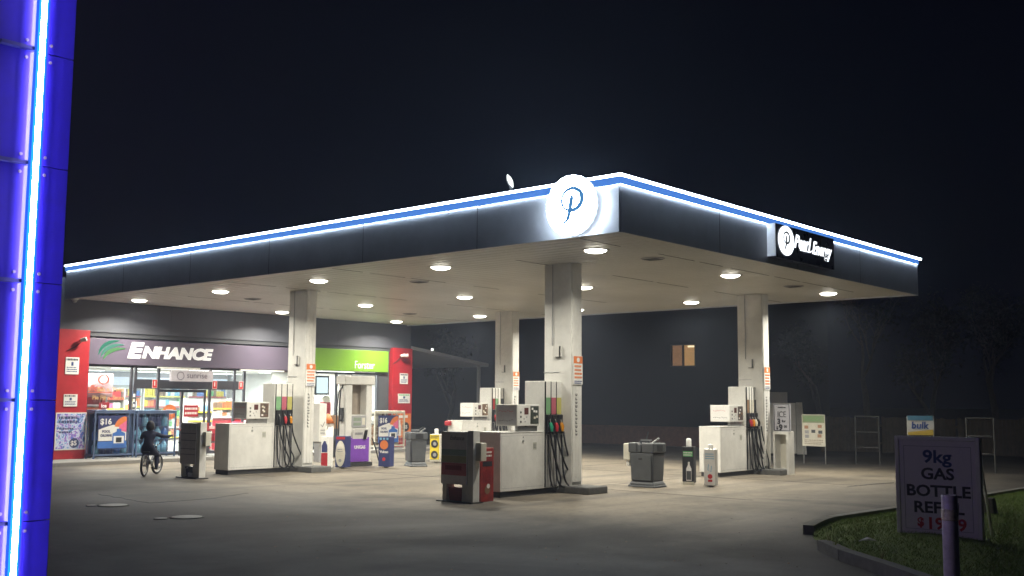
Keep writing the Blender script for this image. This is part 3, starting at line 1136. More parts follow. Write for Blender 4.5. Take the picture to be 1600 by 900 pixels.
tag(q.build('snack_dispenser'), 'red snack dispenser with a round cream top on the coffee counter', 'dispenser')
t = thing('shop_counter', 'red fronted serving counter right of the shop doorway', 'counter', (-20.3, 5.2, 0.11))
q = MB()
q.box(-20.7, -19.9, 5.75, 7.5, 0.11, 1.1, RED)
q.build('front', t, local=False)
q = MB()
q.box(-20.75, -19.85, 5.7, 7.55, 1.102, 1.14, WHITE)
q.build('worktop', t, local=False)
q = MB()
q.box(-18.5, -18.42, 6.75, 7.1, 1.3, 2.0, TEAL)
q.box(-18.5, -18.44, 6.9, 6.95, 0.11, 1.3, STEEL)
tag(q.build('teal_banner'), 'teal green banner panel behind the window near the front column', 'banner')

# display cages outside
def cage(name, y0, y1, z1, x_front, label, poster=None, frame=GREY, fill=None, cat='cage', xb=-17.93):
    t = thing(name, label, cat, ((xb+x_front)/2, (y0+y1)/2, 0.1))
    q = MB()
    for yy in (y0, y1-0.04):
        for xx in (xb, x_front-0.04):
            q.box(xx, xx+0.04, yy, yy+0.04, 0.1, z1, frame)
    for zz in (0.18, z1-0.04):
        q.box(x_front-0.039, x_front-0.001, y0+0.04, y1-0.04, zz, zz+0.04, frame)
        for yy in (y0, y1-0.04):
            q.box(xb+0.04, x_front-0.04, yy+0.001, yy+0.039, zz, zz+0.04, frame)
    q.build('frame', t, local=False)
    q = MB()
    nn = int((y1-y0)/0.09)
    for i in range(1, nn):
        yy = y0+i*(y1-y0)/nn
        q.box(x_front-0.018, x_front-0.012, yy-0.003, yy+0.003, 0.22, z1-0.04, frame)
    for i in range(1, 9):
        zz = 0.22+i*(z1-0.26)/9
        q.box(x_front-0.0115, x_front-0.006, y0+0.04, y1-0.04, zz-0.003, zz+0.003, frame)
    q.build('mesh_door', t, local=False)
    q = MB()
    q.box(xb, x_front, y0, y1, z1+0.001, z1+0.05, frame)
    q.build('lid', t, local=False, bevel=0.01)
    q = MB()
    q.box(xb+0.045, xb+0.055, y0+0.041, y1-0.041, 0.18, z1-0.045, frame)
    q.build('back_panel', t, local=False)
    rnd = random.Random(int(y0*100))
    for r in range(3):
        z = 0.22+r*(z1-0.25)/3
        q = MB()
        yy = y0+0.06
        while yy < y1-0.24:
            q.lathe((x_front-0.22, yy+0.1, z), [(0.09, 0), (0.095, 0.2), (0.05, 0.28), (0.03, 0.3), (0.03, 0.34)], rnd.choice(fill or [BLUEP, LBLUE, NAVY]), 10)
            yy += 0.2
        q.build('drum_row', t, local=False)
    if poster:
        pa, pb, za, zb = poster
        q = MB(face_x(x_front+0.004, pa, za))
        w_, h_ = pb-pa, zb-za
        q.box(0, w_, 0, h_, 0, 0.008, NAVY)
        q.prism([(0.02*w_, 0.24*h_), (0.98*w_, 0.24*h_), (0.98*w_, 0.7*h_), (0.5*w_, 0.72*h_), (0.2*w_, 0.64*h_), (0.02*w_, 0.58*h_)], 0.0085, 0.011, PAPER)
        q.box(0, w_, 0.02*h_, 0.22*h_, 0.0085, 0.01, BLUEP)
        q.text('$16', 0.24*h_, 0.06*w_, 0.74*h_, 0.009, PAPER, offset=0.006)
        q.text('POOL', 0.1*h_, 0.28*w_, 0.49*h_, 0.0115, NAVY, 'CENTER', offset=0.004)
        q.text('CHLORINE', 0.1*h_, 0.28*w_, 0.37*h_, 0.0115, NAVY, 'CENTER', offset=0.004, sx=0.75)
        fan = [(0.98*w_, 0.95*h_)]+[(0.98*w_+0.42*w_*math.cos(a), 0.62*h_+0.36*h_*math.sin(a)) for a in [R(100+i*12) for i in range(7)]]
        q.prism([(x_, y_) for x_, y_ in fan]+[(0.98*w_, 0.62*h_)], 0.0115, 0.013, ORANGE)
        q.prism([(0.98*w_, 0.5*h_), (0.98*w_, 0.85*h_), (0.74*w_, 0.7*h_), (0.7*w_, 0.56*h_)], 0.0135, 0.015, PINK)
        q.prism([(0.5*w_, 0.1*h_), (0.94*w_, 0.1*h_), (0.94*w_, 0.46*h_), (0.8*w_, 0.52*h_), (0.8*w_, 0.6*h_), (0.64*w_, 0.6*h_), (0.64*w_, 0.52*h_), (0.5*w_, 0.46*h_)], 0.0155, 0.02, BLUEP)
        q.box(0.54*w_, 0.9*w_, 0.16*h_, 0.38*h_, 0.0205, 0.022, PAPER)
        q.box(0.62*w_, 0.82*w_, 0.19*h_, 0.34*h_, 0.0225, 0.024, INK)
        q.build('poster', t, local=False)
    return t


CAGEB = mat('blue cage steel', (0.08, 0.12, 0.22), 0.45)
cya, cyb, cyc = at_x(146, 700, -17.5).y, at_x(209, 700, -17.5).y, at_x(274, 700, -17.5).y
pya, pyb = at_x(152, 690, -17.5).y, at_x(197, 690, -17.5).y
cage('chlorine_cage', cya, cyb, 1.34, -17.5, 'blue mesh cage of drums with a sixteen dollar chlorine poster by the left pillar', (pya, pyb, 0.36, 1.24), CAGEB)
cage('bottle_cage', cyb+0.06, cyc, 1.33, -17.5, 'plain blue mesh cage of drums behind the child, no poster', None, CAGEB, [NAVY, LBLUE, BLUEP])
cage('chlorine_cage', 10.05, 11.4, 1.3, -16.95, 'pale topped cage with a sixteen dollar chlorine poster under the green sign', (10.2, 11.1, 0.3, 1.2), CREAM, [PAPER, BROWN, CREAM])
# red bench of goods in front of the counter window
for (ya, yb, zt, lb, seed) in ((5.0, 6.3, 0.85, 'low red trolley of goods between the shop door and the first pump', 3), (3.35, 4.25, 0.8, 'low dark rack of red and white packs in front of the shop door', 8)):
    t = thing('goods_rack', lb, 'rack', (-17.4, (ya+yb)/2, 0.1))
    q = MB()
    for yy in (ya, yb-0.05):
        q.box(-17.7, -17.65, yy, yy+0.05, 0.1, zt, DGREY)
        q.box(-17.15, -17.1, yy, yy+0.05, 0.1, zt, DGREY)
    q.build('legs', t, local=False)
    q = MB()
    q.box(-17.72, -17.08, ya, yb, 0.45, 0.5, RED if seed == 3 else DGREY)
    q.box(-17.72, -17.08, ya, yb, zt, zt+0.05, RED)
    q.build('tray', t, local=False)
    rnd = random.Random(seed)
    q = MB()
    yy = ya+0.03
    while yy < yb-0.15:
        wd = rnd.uniform(0.1, 0.2)
        q.box(-17.6, -17.2, yy, yy+wd-0.02, zt+0.051, zt+rnd.uniform(0.12, 0.24), rnd.choice([RED, PAPER, PINK, DRED, PAPER]))
        q.box(-17.6, -17.2, yy, yy+wd-0.02, 0.502, rnd.uniform(0.6, 0.75), rnd.choice([RED, PAPER, LBLUE, DGREY]))
        yy += wd
    q.build('goods_row', t, local=False)

# awning beside the shop
t = thing('side_awning', 'sloping grey awning with one post beside the shop', 'awning', (-19.5, 14.8, 0))
q = MB()
q.add([(-18.0, 12.65, 3.62), (-18.0, 16.7, 3.12), (-24, 16.7, 3.12), (-24, 12.65, 3.62),
       (-18.0, 12.65, 3.5), (-18.0, 16.7, 3.0), (-24, 16.7, 3.0), (-24, 12.65, 3.5)],
      [(0, 3, 2, 1), (4, 5, 6, 7), (0, 1, 5, 4), (1, 2, 6, 5), (2, 3, 7, 6), (3, 0, 4, 7)], GREY)
q.build('roof', t, local=False)
q = MB()
q.box(-18.1, -18.0, 16.15, 16.25, 0, 3.08, GREY)
q.build('post', t, local=False)
q = MB()
q.box(-17.995, -17.95, 13.6, 13.68, 3.5, 3.57, emis('awning lamp', (1, 1, 0.95), 2.5))
q.build('lamp', t, local=False)

# ------------------------------------------------------------------ fuel pumps
def hose2(q, y0, z0, yb, zb, y1, z1, x, rad=0.017):
    """down from the boot, a loop near the ground, and back up to the column"""
    P = [(x, y0, z0), (x+0.03, y0+0.02, z0-0.25), (x+0.06, y0+(yb-y0)*0.55, z0-0.6), (x+0.08, yb, zb+0.22),
         (x+0.08, yb-0.03, zb+0.06), (x+0.07, (yb+y1)/2, zb), (x+0.05, y1+0.02, zb+0.1), (x+0.01, y1, zb+0.35), (x-0.02, y1-0.01, z1)]
    # catmull-rom
    out = []
    V = [Vector(p) for p in P]
    for i in range(len(V)-1):
        a, b, c, d = V[max(i-1, 0)], V[i], V[i+1], V[min(i+2, len(V)-1)]
        for k in range(5):
            t_ = k/5
            out.append(0.5*((2*b)+(c-a)*t_+(2*a-5*b+4*c-d)*t_*t_+(3*b-a-3*c+d)*t_**3))
    out.append(V[-1])
    q.tube(out, rad, BLACK, 7)


SCRN = mat('display glass', (0.12, 0.05, 0.045), 0.15, var=0)


def pump(label, loc, lanes, seed, notes=False):
    """origin at the cabinet corner nearest the road; body runs to +Y, face looks to +X"""
    t = thing('fuel_pump', label, 'fuel pump', loc, group='white fuel pumps under the canopy')
    CW, CL, TL, TH = 0.56, 1.22, 0.53, 2.08
    q = MB()
    q.box(-CW, 0, 0, CL, 0.1, 1.13, WHITE)
    q.box(-CW-0.008, 0.008, -0.008, CL, 1.131, 1.15, WHITE)
    c = q.build('cabinet', t, bevel=0.008)
    q = MB()
    q.box(-CW+0.03, -0.03, 0.03, CL+TL-0.02, 0.0, 0.099, KICK)
    q.build('kick_plate', t)
    q = MB(face_x(0.001, 0.62, 0.98))
    q.disc((0, 0, 0), 0.022, 0.012, STEEL, 12)
    q.disc((0, 0.07, 0), 0.01, 0.008, DGREY, 10)
    q.build('lock', c)
    q = MB(face_x(0.0005, 0, 0))
    for a_, b_, c_, d_ in ((0.03, CL-0.03, 0.155, 0.159), (0.03, CL-0.03, 1.075, 1.079), (0.03, 0.034, 0.159, 1.075), (CL-0.034, CL-0.03, 0.159, 1.075)):
        q.box(a_, b_, c_, d_, 0, 0.001, GREY)
    q.build('door_seam', c)
    q = MB(face_x(0.0005, 0.9, 0.82))
    q.box(0, 0.1, 0, 0.13, 0, 0.002, mat('faded sticker', (0.5, 0.5, 0.42), 0.5))
    marks(q, 0.01, 0.09, 0.02, 0.11, 0.0025, 3, GREY, seed+40, 0.4)
    q.build('sticker', c)
    q = MB()
    q.box(-0.48, -0.012, CL+0.003, CL+TL, 0.1, TH, WHITE)
    q.build('tower', t, bevel=0.01)
    # hose face on the tower
    n = len(lanes)
    y0 = CL+0.035
    lw = (TL-0.05)/n
    q = MB()
    for i in range(n+1):
        yy = y0+i*lw-0.012
        q.box(-0.011, 0.012, yy, yy+0.016, 0.12, TH-0.01, BLACK)
    q.build('divider', t)
    for i, (pc, nc) in enumerate(lanes):
        ya, yb = y0+i*lw+0.006, y0+(i+1)*lw-0.014
        q = MB()
        q.box(-0.011, 0.006, ya, yb, 1.52, TH-0.012, WHITE)
        q.box(0.0065, 0.009, ya+0.004, yb-0.004, 1.46, 1.77, pc)
        q.box(-0.011, 0.006, ya, yb, 0.12, 1.1, mat('pale lane sheet', (0.5, 0.49, 0.47), 0.4))
        q.build('hose_lane', t)
        q = MB()
        q.box(-0.01, 0.05, ya, yb, 1.1, 1.45, BLACK)
        q.build('nozzle_boot', t, bevel=0.01)
        q = MB()
        ym = (ya+yb)/2
        q.tube([(0.06, ym, 1.3), (0.085, ym, 1.23), (0.09, ym, 1.14)], [0.03, 0.04, 0.025], nc, 8)
        q.tube([(0.06, ym-0.02, 1.36), (0.075, ym-0.02, 1.34), (0.08, ym, 1.24)], 0.009, STEEL, 6)
        nz = q.build('nozzle', t)
        q = MB()
        hose2(q, ym, 1.14, ym+0.2+0.05*((i*2+seed) % 3), 0.07+0.03*((i+seed) % 3), ym-0.035, 1.08, 0.06+0.03*i)
        q.build('hose', t)
    # display head on a thin upstand
    q = MB()
    q.box(-0.09, -0.03, 0.5, 1.05, 1.15, 1.25, STEEL)
    q.build('upstand', t)
    q = MB()
    q.box(-0.52, -0.0, 0.45, 1.08, 1.25, 1.64, WHITE)
    d = q.build('display_head', t, bevel=0.008)
    q = MB(face_x(0.003, 0.45, 1.25))
    q.box(0.2, 0.31, 0.21, 0.33, 0, 0.004, SCRN)
    q.build('lcd_screen', d)
    q = MB(face_x(0.003, 0.45, 1.25))
    for zz in (0.08, 0.17, 0.25):
        q.box(0.08, 0.115, zz-0.02, zz+0.015, 0, 0.006, DGREY)
    for yy, zz in ((0.19, 0.13), (0.26, 0.16), (0.22, 0.08)):
        q.disc((yy, zz, 0), 0.014, 0.004, GREY, 10)
    q.build('keypad', d)
    q = MB(face_x(0.003, 0.45, 1.25))
    q.box(0.37, 0.6, 0.04, 0.36, 0, 0.004, mat('photo print %d' % seed, [(0.05, 0.06, 0.05), (0.12, 0.08, 0.06), (0.16, 0.1, 0.06), (0.07, 0.05, 0.04)][seed % 4], 0.4, var=0.9, scale=14))
    rnd = random.Random(seed)
    for _ in range(5):
        a, b = rnd.uniform(0.39, 0.53), rnd.uniform(0.06, 0.3)
        q.box(a, a+0.05, b, b+0.04, 0.0045, 0.006, rnd.choice([CREAM, PAPER, BROWN]))
    q.build('advert_label', d)
    q = MB(face_y(-0.52, 0.449, 1.25))
    q.box(0.03, 0.5, 0.02, 0.37, 0.001, 0.003, PAPER if notes else mat('grey label', (0.5, 0.49, 0.5), 0.5))
    for k in range(2):
        zc = 0.26-k*0.16
        x = 0.08
        while x < 0.42:
            l = rnd.uniform(0.02, 0.06)
            q.ribbon([(x, zc+rnd.uniform(-.015, .015)), (x+l*0.5, zc+rnd.uniform(-.02, .03)), (x+l, zc+rnd.uniform(-.015, .015))], [0.006]*3, 0.0035, 0.005, INKRED if k == 0 else INK)
            x += l+0.015
    q.build('side_label', d)
    return t


pump('white fuel pump beside the first column, closest to the shop doorway', (-11.3, 0.7, 0), [(LGRN, BLACK), (LPNK, NOZR), (LYEL, NOZY)], 1)
pump('white fuel pump with red box stand at its end, large in the middle', (-3.2, 0.85, 0), [(LGRN, NOZG), (LPNK, NOZR), (LYEL, NOZY)], 0)
pump('white fuel pump half hidden behind the middle pump', (-11.3, 8.3, 0), [(DRED, NOZR), (LGRN, BLACK), (CREAM, BLACK), (DGREY, BLACK)], 2, True)
pump('white fuel pump with four hoses and handwritten label, by the rear right column', (-3.1, 8.3, 0), [(BROWN, NOZR), (CREAM, NOZY), (CREAM, CREAM), (DGREY, BLACK)], 3, True)

# red and clear bits on the far pump
q = MB()
q.box(-11.9, -11.7, 8.2, 8.29, 1.0, 1.13, RED)
tag(q.build('red_caddy', bevel=0.02), 'small red caddy hooked on the half hidden pump', 'caddy')

# LPG dispenser
L = Vector((-11.75, 4.47, 0))
t = thing('lpg_dispenser', 'tall white gas dispenser with open window and purple lower panel', 'gas dispenser', L)
q = MB()
q.box(-0.34, 0.03, -0.06, 0.95, 2.1, 2.32, WHITE)
q.build('header', t, bevel=0.012)
for ya, yb in ((0, 0.2), (0.68, 0.88)):
    q = MB()
    q.box(-0.3, 0.0, ya, yb, 0.1, 2.099, WHITE)
    q.build('post', t, bevel=0.01)
q = MB()
q.box(-0.28, -0.01, 0.201, 0.679, 0.1, 1.32, WHITE)
q.build('body', t)
q = MB()
q.box(-0.26, -0.24, 0.201, 0.679, 1.321, 2.098, mat('tinted screen', (0.32, 0.27, 0.22), 0.4))
q.build('window_panel', t)
q = MB(face_x(-0.009, 0.201, 1.0))
q.box(0.0, 0.478, 0.0, 0.3, 0, 0.015, GREY)
q.box(0.05, 0.3, 0.16, 0.25, 0.0155, 0.018, mat('lcd', (0.28, 0.33, 0.26), 0.2))
q.box(0.05, 0.3, 0.04, 0.12, 0.0155, 0.018, MATS['lcd'])
q.box(0.34, 0.44, 0.06, 0.24, 0.0155, 0.02, CREAM)
q.build('meter_panel', t)
q = MB(Matrix.Translation((-0.005, 0.22, 0.72)) @ Matrix.Rotation(R(14), 4, 'Y') @ face_x(0, 0, 0))
q.box(0.0, 0.5, -0.05, 0.26, 0.0, 0.03, WHITE)
marks(q, 0.05, 0.33, 0.08, 0.18, 0.031, 1, GREY, 76, 0.6, 0.1)
q.box(0.36, 0.44, -0.02, 0.22, 0.031, 0.06, BLACK)
q.build('tray_panel', t)
q = MB(face_x(0.002, 0.1, 0.12))
q.box(0.05, 0.68, 0.0, 0.62, 0, 0.02, PURPLE)
q.text('UNIGAS', 0.12, 0.37, 0.33, 0.0205, PAPER, 'CENTER', offset=0.003, sx=0.85)
q.build('purple_panel', t)
for (ya, zt) in ((-0.12, 2.1), (-0.2, 2.05)):
    q = MB()
    q.tube([(-0.15, 0.02, zt), (-0.13, ya*0.7, zt-0.15), (-0.12, ya, 1.5), (-0.1, ya-0.02, 0.8), (-0.06, ya-0.05, 0.25), (0.02, ya+0.05, 0.05), (0.1, 0.1, 0.06)], 0.017, BLACK, 7)
    q.build('hose', t)
q = MB()
q.tube([(0.02, 0.88, 0.72), (0.06, 0.98, 0.45), (0.08, 1.08, 0.12), (0.1, 1.2, 0.05), (0.1, 1.38, 0.1), (0.08, 1.36, 0.35), (0.06, 1.2, 0.55), (0.02, 0.92, 0.6)], 0.017, BLACK, 7)
q.build('hose', t)
q = MB()
q.box(-0.2, -0.08, -0.05, -0.002, 1.15, 1.5, DGREY)
q.box(-0.17, -0.11, -0.09, -0.051, 1.2, 1.3, STEEL)
q.build('nozzle_holder', t)
q = MB()
q.box(-0.33, 0.03, -0.03, 0.9, 0.0, 0.098, KICK)
q.build('kick_plate', t)

# ------------------------------------------------------------------ bins
def bin_(label, loc, rz):
    t = thing('service_bin', label, 'bin', loc, rz, 'dark grey bins between the pumps')
    q = MB()
    q.frustum((-0.33, 0.33, -0.24, 0.24), 0.0, (-0.31, 0.31, -0.22, 0.22), 0.05, DGREY)
    q.frustum((-0.31, 0.31, -0.22, 0.22), 0.05, (-0.27, 0.27, -0.18, 0.18), 0.12, DGREY)
    q.frustum((-0.27, 0.27, -0.18, 0.18), 0.12, (-0.29, 0.29, -0.21, 0.21), 0.68, DGREY)
    q.build('body', t, bevel=0.02)
    q = MB()
    q.box(-0.31, -0.1, -0.23, 0.23, 0.682, 0.88, DGREY)
    q.box(-0.09, 0.0, -0.23, 0.23, 0.682, 0.86, DGREY)
    q.box(0.02, 0.31, -0.23, 0.23, 0.682, 0.88, DGREY)
    q.box(-0.29, 0.29, -0.2, 0.2, 0.681, 0.82, BLACK)
    q.build('lid', t, bevel=0.025)
    q = MB()
    q.box(-0.24, 0.24, -0.222, -0.2, 0.14, 0.64, DGREY)
    q.box(-0.06, 0.03, -0.226, -0.2225, 0.54, 0.58, BLACK)
    q.build('door', t, bevel=0.01)
    q = MB()
    q.box(0.3115, 0.315, -0.1, 0.1, 0.72, 0.84, BLACK)
    q.build('slot', t)
    return t


b2 = at(1007, 762) + Vector((-0.1, 0.25, 0))
bin_('dark grey bin between the middle pump and the rear right pump', (b2.x, b2.y, 0), 0)
b1 = at(645, 729) + Vector((-0.1, 0.2, 0))
bin_('dark grey bin standing right of the purple gas dispenser', (b1.x, b1.y, 0), R(-28))
for (bx, by, lb, rz) in ((b2.x, b2.y, 'cream paper towel box on the bin near the rear right pump', 0), (b1.x, b1.y, 'cream paper towel box on the bin near the gas dispenser', R(-28))):
    t = thing('towel_dispenser', lb, 'dispenser', (bx, by, 0.6), rz, 'paper towel boxes on the bins')
    q = MB()
    q.box(-0.48, -0.318, -0.16, 0.1, -0.08, 0.26, CREAM)
    q.build('case', t, bevel=0.02)
    q = MB()
    q.frustum((-0.43, -0.37, -0.1, -0.02), -0.2, (-0.44, -0.36, -0.12, 0.0), -0.081, PAPER)
    q.build('towel', t)
for (bx, by, lb, ang) in ((b2.x, b2.y, 'squeegee standing in the bin near the rear right pump', 0.25), (b1.x, b1.y, 'squeegee lying across the bin near the gas dispenser', 0.9)):
    t = thing('squeegee', lb, 'squeegee', (bx, by, 0.87), 0.4, 'squeegees on the bins')
    q = MB()
    q.tube([(-0.05, 0, -0.06), (-0.05+0.3*math.sin(ang), 0.02, 0.24*math.cos(ang))], 0.012, DGREY, 7)
    q.build('handle', t)
    q = MB()
    q.box(-0.14, 0.06, -0.03, 0.03, 0.01, 0.05, DGREY)
    q.box(-0.13, 0.1, -0.012, 0.008, 0.051, 0.075, GREY)
    q.build('blade', t)
    q = MB()
    q.tube([(0.08, 0, -0.02), (0.18, 0.04, 0.06), (0.24, 0.0, 0.1)], 0.02, STEEL, 7)
    q.build('spray_head', t)

# ------------------------------------------------------------------ service stands at the pump ends
def stand(label, loc, bright):
    t = thing('service_stand', label, 'service stand', loc, group='service stands at the pump ends')
    FD = mat('stand print dark', (0.8, 0.77, 0.78), 0.4)
    q = MB()
    q.box(-0.36, 0.46, -0.07, 0.215, 0.0, 0.02, KICK)
    q.build('base_plate', t)
    q = MB()
    q.box(-0.3, 0.3, 0.0, 0.2, 0.3, 1.18, GREY)
    q.build('body', t, bevel=0.006)
    for xa, xb in ((-0.3, -0.2), (0.16, 0.3)):
        q = MB()
        q.box(xa, xb, 0.02, 0.2, 0.02, 0.299, WHITE)
        q.build('leg', t)
    q = MB()
    q.box(-0.302, 0.296, -0.018, -0.002, 0.3, 1.17, FD)
    bands = [(0.78, 0.88, (0.33, 0.44, 0.38)), (0.66, 0.775, (0.42, 0.44, 0.24)), (0.45, 0.655, (0.5, 0.12, 0.12))] if bright else [(0.95, 0.965, (0.35, 0.33, 0.42)), (0.8, 0.815, (0.35, 0.33, 0.42)), (0.62, 0.635, (0.35, 0.33, 0.42)), (0.5, 0.515, (0.35, 0.33, 0.42))]
    for k, (a, b, cc) in enumerate(bands):
        q.box(-0.295, 0.29, -0.021, -0.0185, a, b, mat('stand band %s' % (cc,), cc, 0.4))
    f = q.build('front_print', t)
    if bright:
        q = MB(face_y(-0.3, -0.0185, 0))
        q.text('Enhance', 0.1, 0.2, 1.04, 0, mat('stand faded print', (0.13, 0.12, 0.17), 0.5), shear=0.25)
        marks(q, 0.1, 0.5, 0.52, 0.63, 0.003, 1, DRED, 75, 0.7, 0.1)
        q.build('lettering', f)
    q = MB()
    q.box(0.301, 0.43, 0.0, 0.16, 0.02, 1.2, WHITE)
    q.build('side_post', t, bevel=0.006)
    q = MB()
    q.frustum((-0.16, 0.1, 0.05, 0.18), 0.02, (-0.18, 0.12, 0.04, 0.19), 0.24, DRED if bright else DGREY)
    q.build('bucket', t)
    if not bright:
        q = MB()
        q.tube([(-0.12, 0.04, 0.03), (-0.14, 0.02, 0.2), (-0.02, 0.01, 0.22)], 0.012, PAPER, 6)
        q.box(0.0, 0.16, 0.0, 0.03, 0.03, 0.12, PAPER)
        q.build('hose_coil', t)
    q = MB()
    q.box(0.431, 0.55, 0.06, 0.2, 0.7, 1.0, CREAM)
    q.build('towel_box', t, bevel=0.01)
    return t


p = at(703, 785)
stand('grey service stand with dull green and red bands before the middle pump', (p.x+0.02, p.y+0.08, 0), True)
p = at(293, 747)
stand('dark blue grey service stand with a white edge beside the child on the bicycle', (p.x, p.y, 0), False)


def box_stand(name, label, px, py, w_, d_, h_, mats_, cat='stand', loc=None, extra=None):
    p = at(px, py) if loc is None else Vector(loc)
    t = thing(name, label, cat, (p.x, p.y, 0))
    q = MB()
    q.box(-w_, 0, 0, d_, 0, h_, mats_[0])
    o = q.build('carton', t, bevel=0.006)
    return t


t = box_stand('oil_carton_stand', 'tall red printed carton stand between the grey stand and middle pump', 767, 787, 0.3, 0.32, 0.9, [mat('red carton print', (0.3, 0.03, 0.024), 0.4, var=0.5, scale=11)], loc=(-2.9, 0.03, 0))
q = MB(face_x(0.003, 0, 0))
marks(q, 0.03, 0.3, 0.74, 0.86, 0, 2, PAPER, 31, 0.5)
marks(q, 0.04, 0.3, 0.58, 0.69, 0, 1, INK, 74, 0.75, 0.1)
for k in range(6):
    q.box(0.05+0.045*k, 0.075+0.045*k, 0.32, 0.52, 0, 0.002, DRED)
q.disc((0.16, 0.2, 0), 0.07, 0.002, BROWN, 16)
q.disc((0.18, 0.26, 0.0025), 0.04, 0.002, PAPER, 12)
q.build('print', t)
q = MB(face_y(-0.3, -0.003, 0))
marks(q, 0.03, 0.27, 0.55, 0.86, 0, 4, PAPER, 33, 0.4)
q.build('print', t)

# bollards wearing printed sleeves
def sleeve_bollard(label, px, py, w_, h_, top, sleeve, art, rz=0.35, capm=WHITE):
    p = at(px, py)
    t = thing('sleeve_bollard', label, 'bollard', (p.x, p.y, 0), rz, 'bollards in printed sleeves')
    q = MB()
    q.lathe((0, 0.06, 0), [(0.055, 0.0), (0.055, top-0.03), (0.045, top-0.008), (0.02, top)], capm, 16)
    q.build('post', t)
    q = MB()
    q.box(-w_/2, w_/2, -0.05, 0.2, 0.03, h_, sleeve)
    s_ = q.build('sleeve', t, bevel=0.012)
    q = MB(face_y(-w_/2, -0.052, 0))
    art(q, w_, h_)
    q.build('print', s_)
    return t


def art_yellow(q, w_, h_):
    q.box(0.01, w_-0.01, h_*0.12, h_*0.98, 0, 0.003, YELLOW)
    for zc in (0.66, 0.28):
        q.disc((w_*0.5, h_*zc, 0.0035), w_*0.36, 0.003, INK, 18)
        q.disc((w_*0.52, h_*zc, 0.007), w_*0.17, 0.003, GREY, 14)
    marks(q, 0.03, w_-0.03, h_*0.84, h_*0.96, 0.0035, 2, INK, 4)


def art_dark(q, w_, h_):
    q.box(0.02, w_-0.02, h_*0.74, h_*0.88, 0, 0.003, GREENP)
    marks(q, 0.03, w_-0.03, h_*0.75, h_*0.87, 0.0035, 2, PAPER, 9)
    q.prism([(w_*0.35, 0.08), (w_*0.8, 0.08), (w_*0.8, h_*0.42), (w_*0.66, h_*0.52), (w_*0.66, h_*0.6), (w_*0.5, h_*0.6), (w_*0.5, h_*0.52), (w_*0.35, h_*0.42)], 0, 0.004, PAPER)
    q.box(w_*0.38, w_*0.77, 0.1, h_*0.36, 0.0045, 0.006, DGREY)
    q.box(0, w_, 0.0, 0.06, 0.0, 0.004, CREAM)


def art_white(q, w_, h_):
    marks(q, 0.03, w_-0.03, h_*0.72, h_*0.9, 0, 3, LBLUE, 10, 0.4)
    q.ribbon([(w_*0.4, h_*0.6), (w_*0.35, h_*0.45), (w_*0.6, h_*0.4), (w_*0.65, h_*0.56)], [0.012]*4, 0, 0.003, LBLUE)
    q.disc((w_*0.52, h_*0.28, 0), w_*0.2, 0.003, INKRED, 14)
    q.box(w_*0.35, w_*0.7, h_*0.14, h_*0.2, 0, 0.003, INKRED)


def art_bottle(q, w_, h_):
    q.box(0.01, w_-0.01, 0.03, h_*0.5, 0, 0.003, RED)
    q.prism([(0.02, h_*0.52), (w_-0.02, h_*0.52), (w_-0.02, h_*0.72), (w_*0.6, h_*0.86), (w_*0.4, h_*0.86), (0.02, h_*0.72)], 0, 0.004, NAVY)


def art_grey(q, w_, h_):
    pts_ = [(w_/2+w_*0.44*math.cos(a)*(1 if abs(math.cos(a)) < .9 else 1), h_*0.46+h_*0.4*math.sin(a)) for a in [2*math.pi*i/28 for i in range(28)]]
    q.prism(pts_, 0, 0.012, CREAM)
    marks(q, w_*0.25, w_*0.75, h_*0.5, h_*0.62, 0.0125, 2, GREY, 13)
    q.disc((w_*0.5, h_*0.25, 0.0125), w_*0.14, 0.003, GREY, 14)
    q.box(w_*0.1, w_*0.9, h_*0.9, h_*0.98, 0, 0.006, RED)


def art_navy(q, w_, h_):
    q.disc((w_*0.5, h_*0.74, 0), w_*0.36, 0.003, ORANGE, 18)
    q.text('Vulcan', 0.09, w_*0.5, h_*0.48, 0, PAPER, 'CENTER', offset=0.003)
    q.disc((w_*0.5, h_*0.28, 0), w_*0.14, 0.003, INKRED, 14)
    for k in range(3):
        q.box(w_*(0.1+0.3*k), w_*(0.28+0.3*k), h_*0.9, h_*0.97, 0, 0.003, LBLUE)


sleeve_bollard('bollard in a yellow and black sleeve with white cap, beside the dark bin', 680, 723, 0.3, 0.78, 0.93, CREAM, art_yellow)
sleeve_bollard('bollard in a black and green sleeve with a bottle picture, white cap', 1076, 757, 0.24, 0.78, 0.95, INK, art_dark)
sleeve_bollard('narrow white sleeve with a red mark at the end of the rear right pump', 1110, 761, 0.24, 0.76, 0.86, PAPER, art_white)
sleeve_bollard('slim sleeve with a red and navy bottle beside the first column', 508, 733, 0.2, 0.8, 0.8, PAPER, art_bottle)
sleeve_bollard('dark sleeve with a cream oval bottle in front of the gas dispenser', 533, 732, 0.3, 0.8, 0.8, NAVY, art_grey)
sleeve_bollard('navy sleeve with an orange oval and white name right of the gas dispenser', 601, 731, 0.32, 0.78, 0.78, NAVY, art_navy)

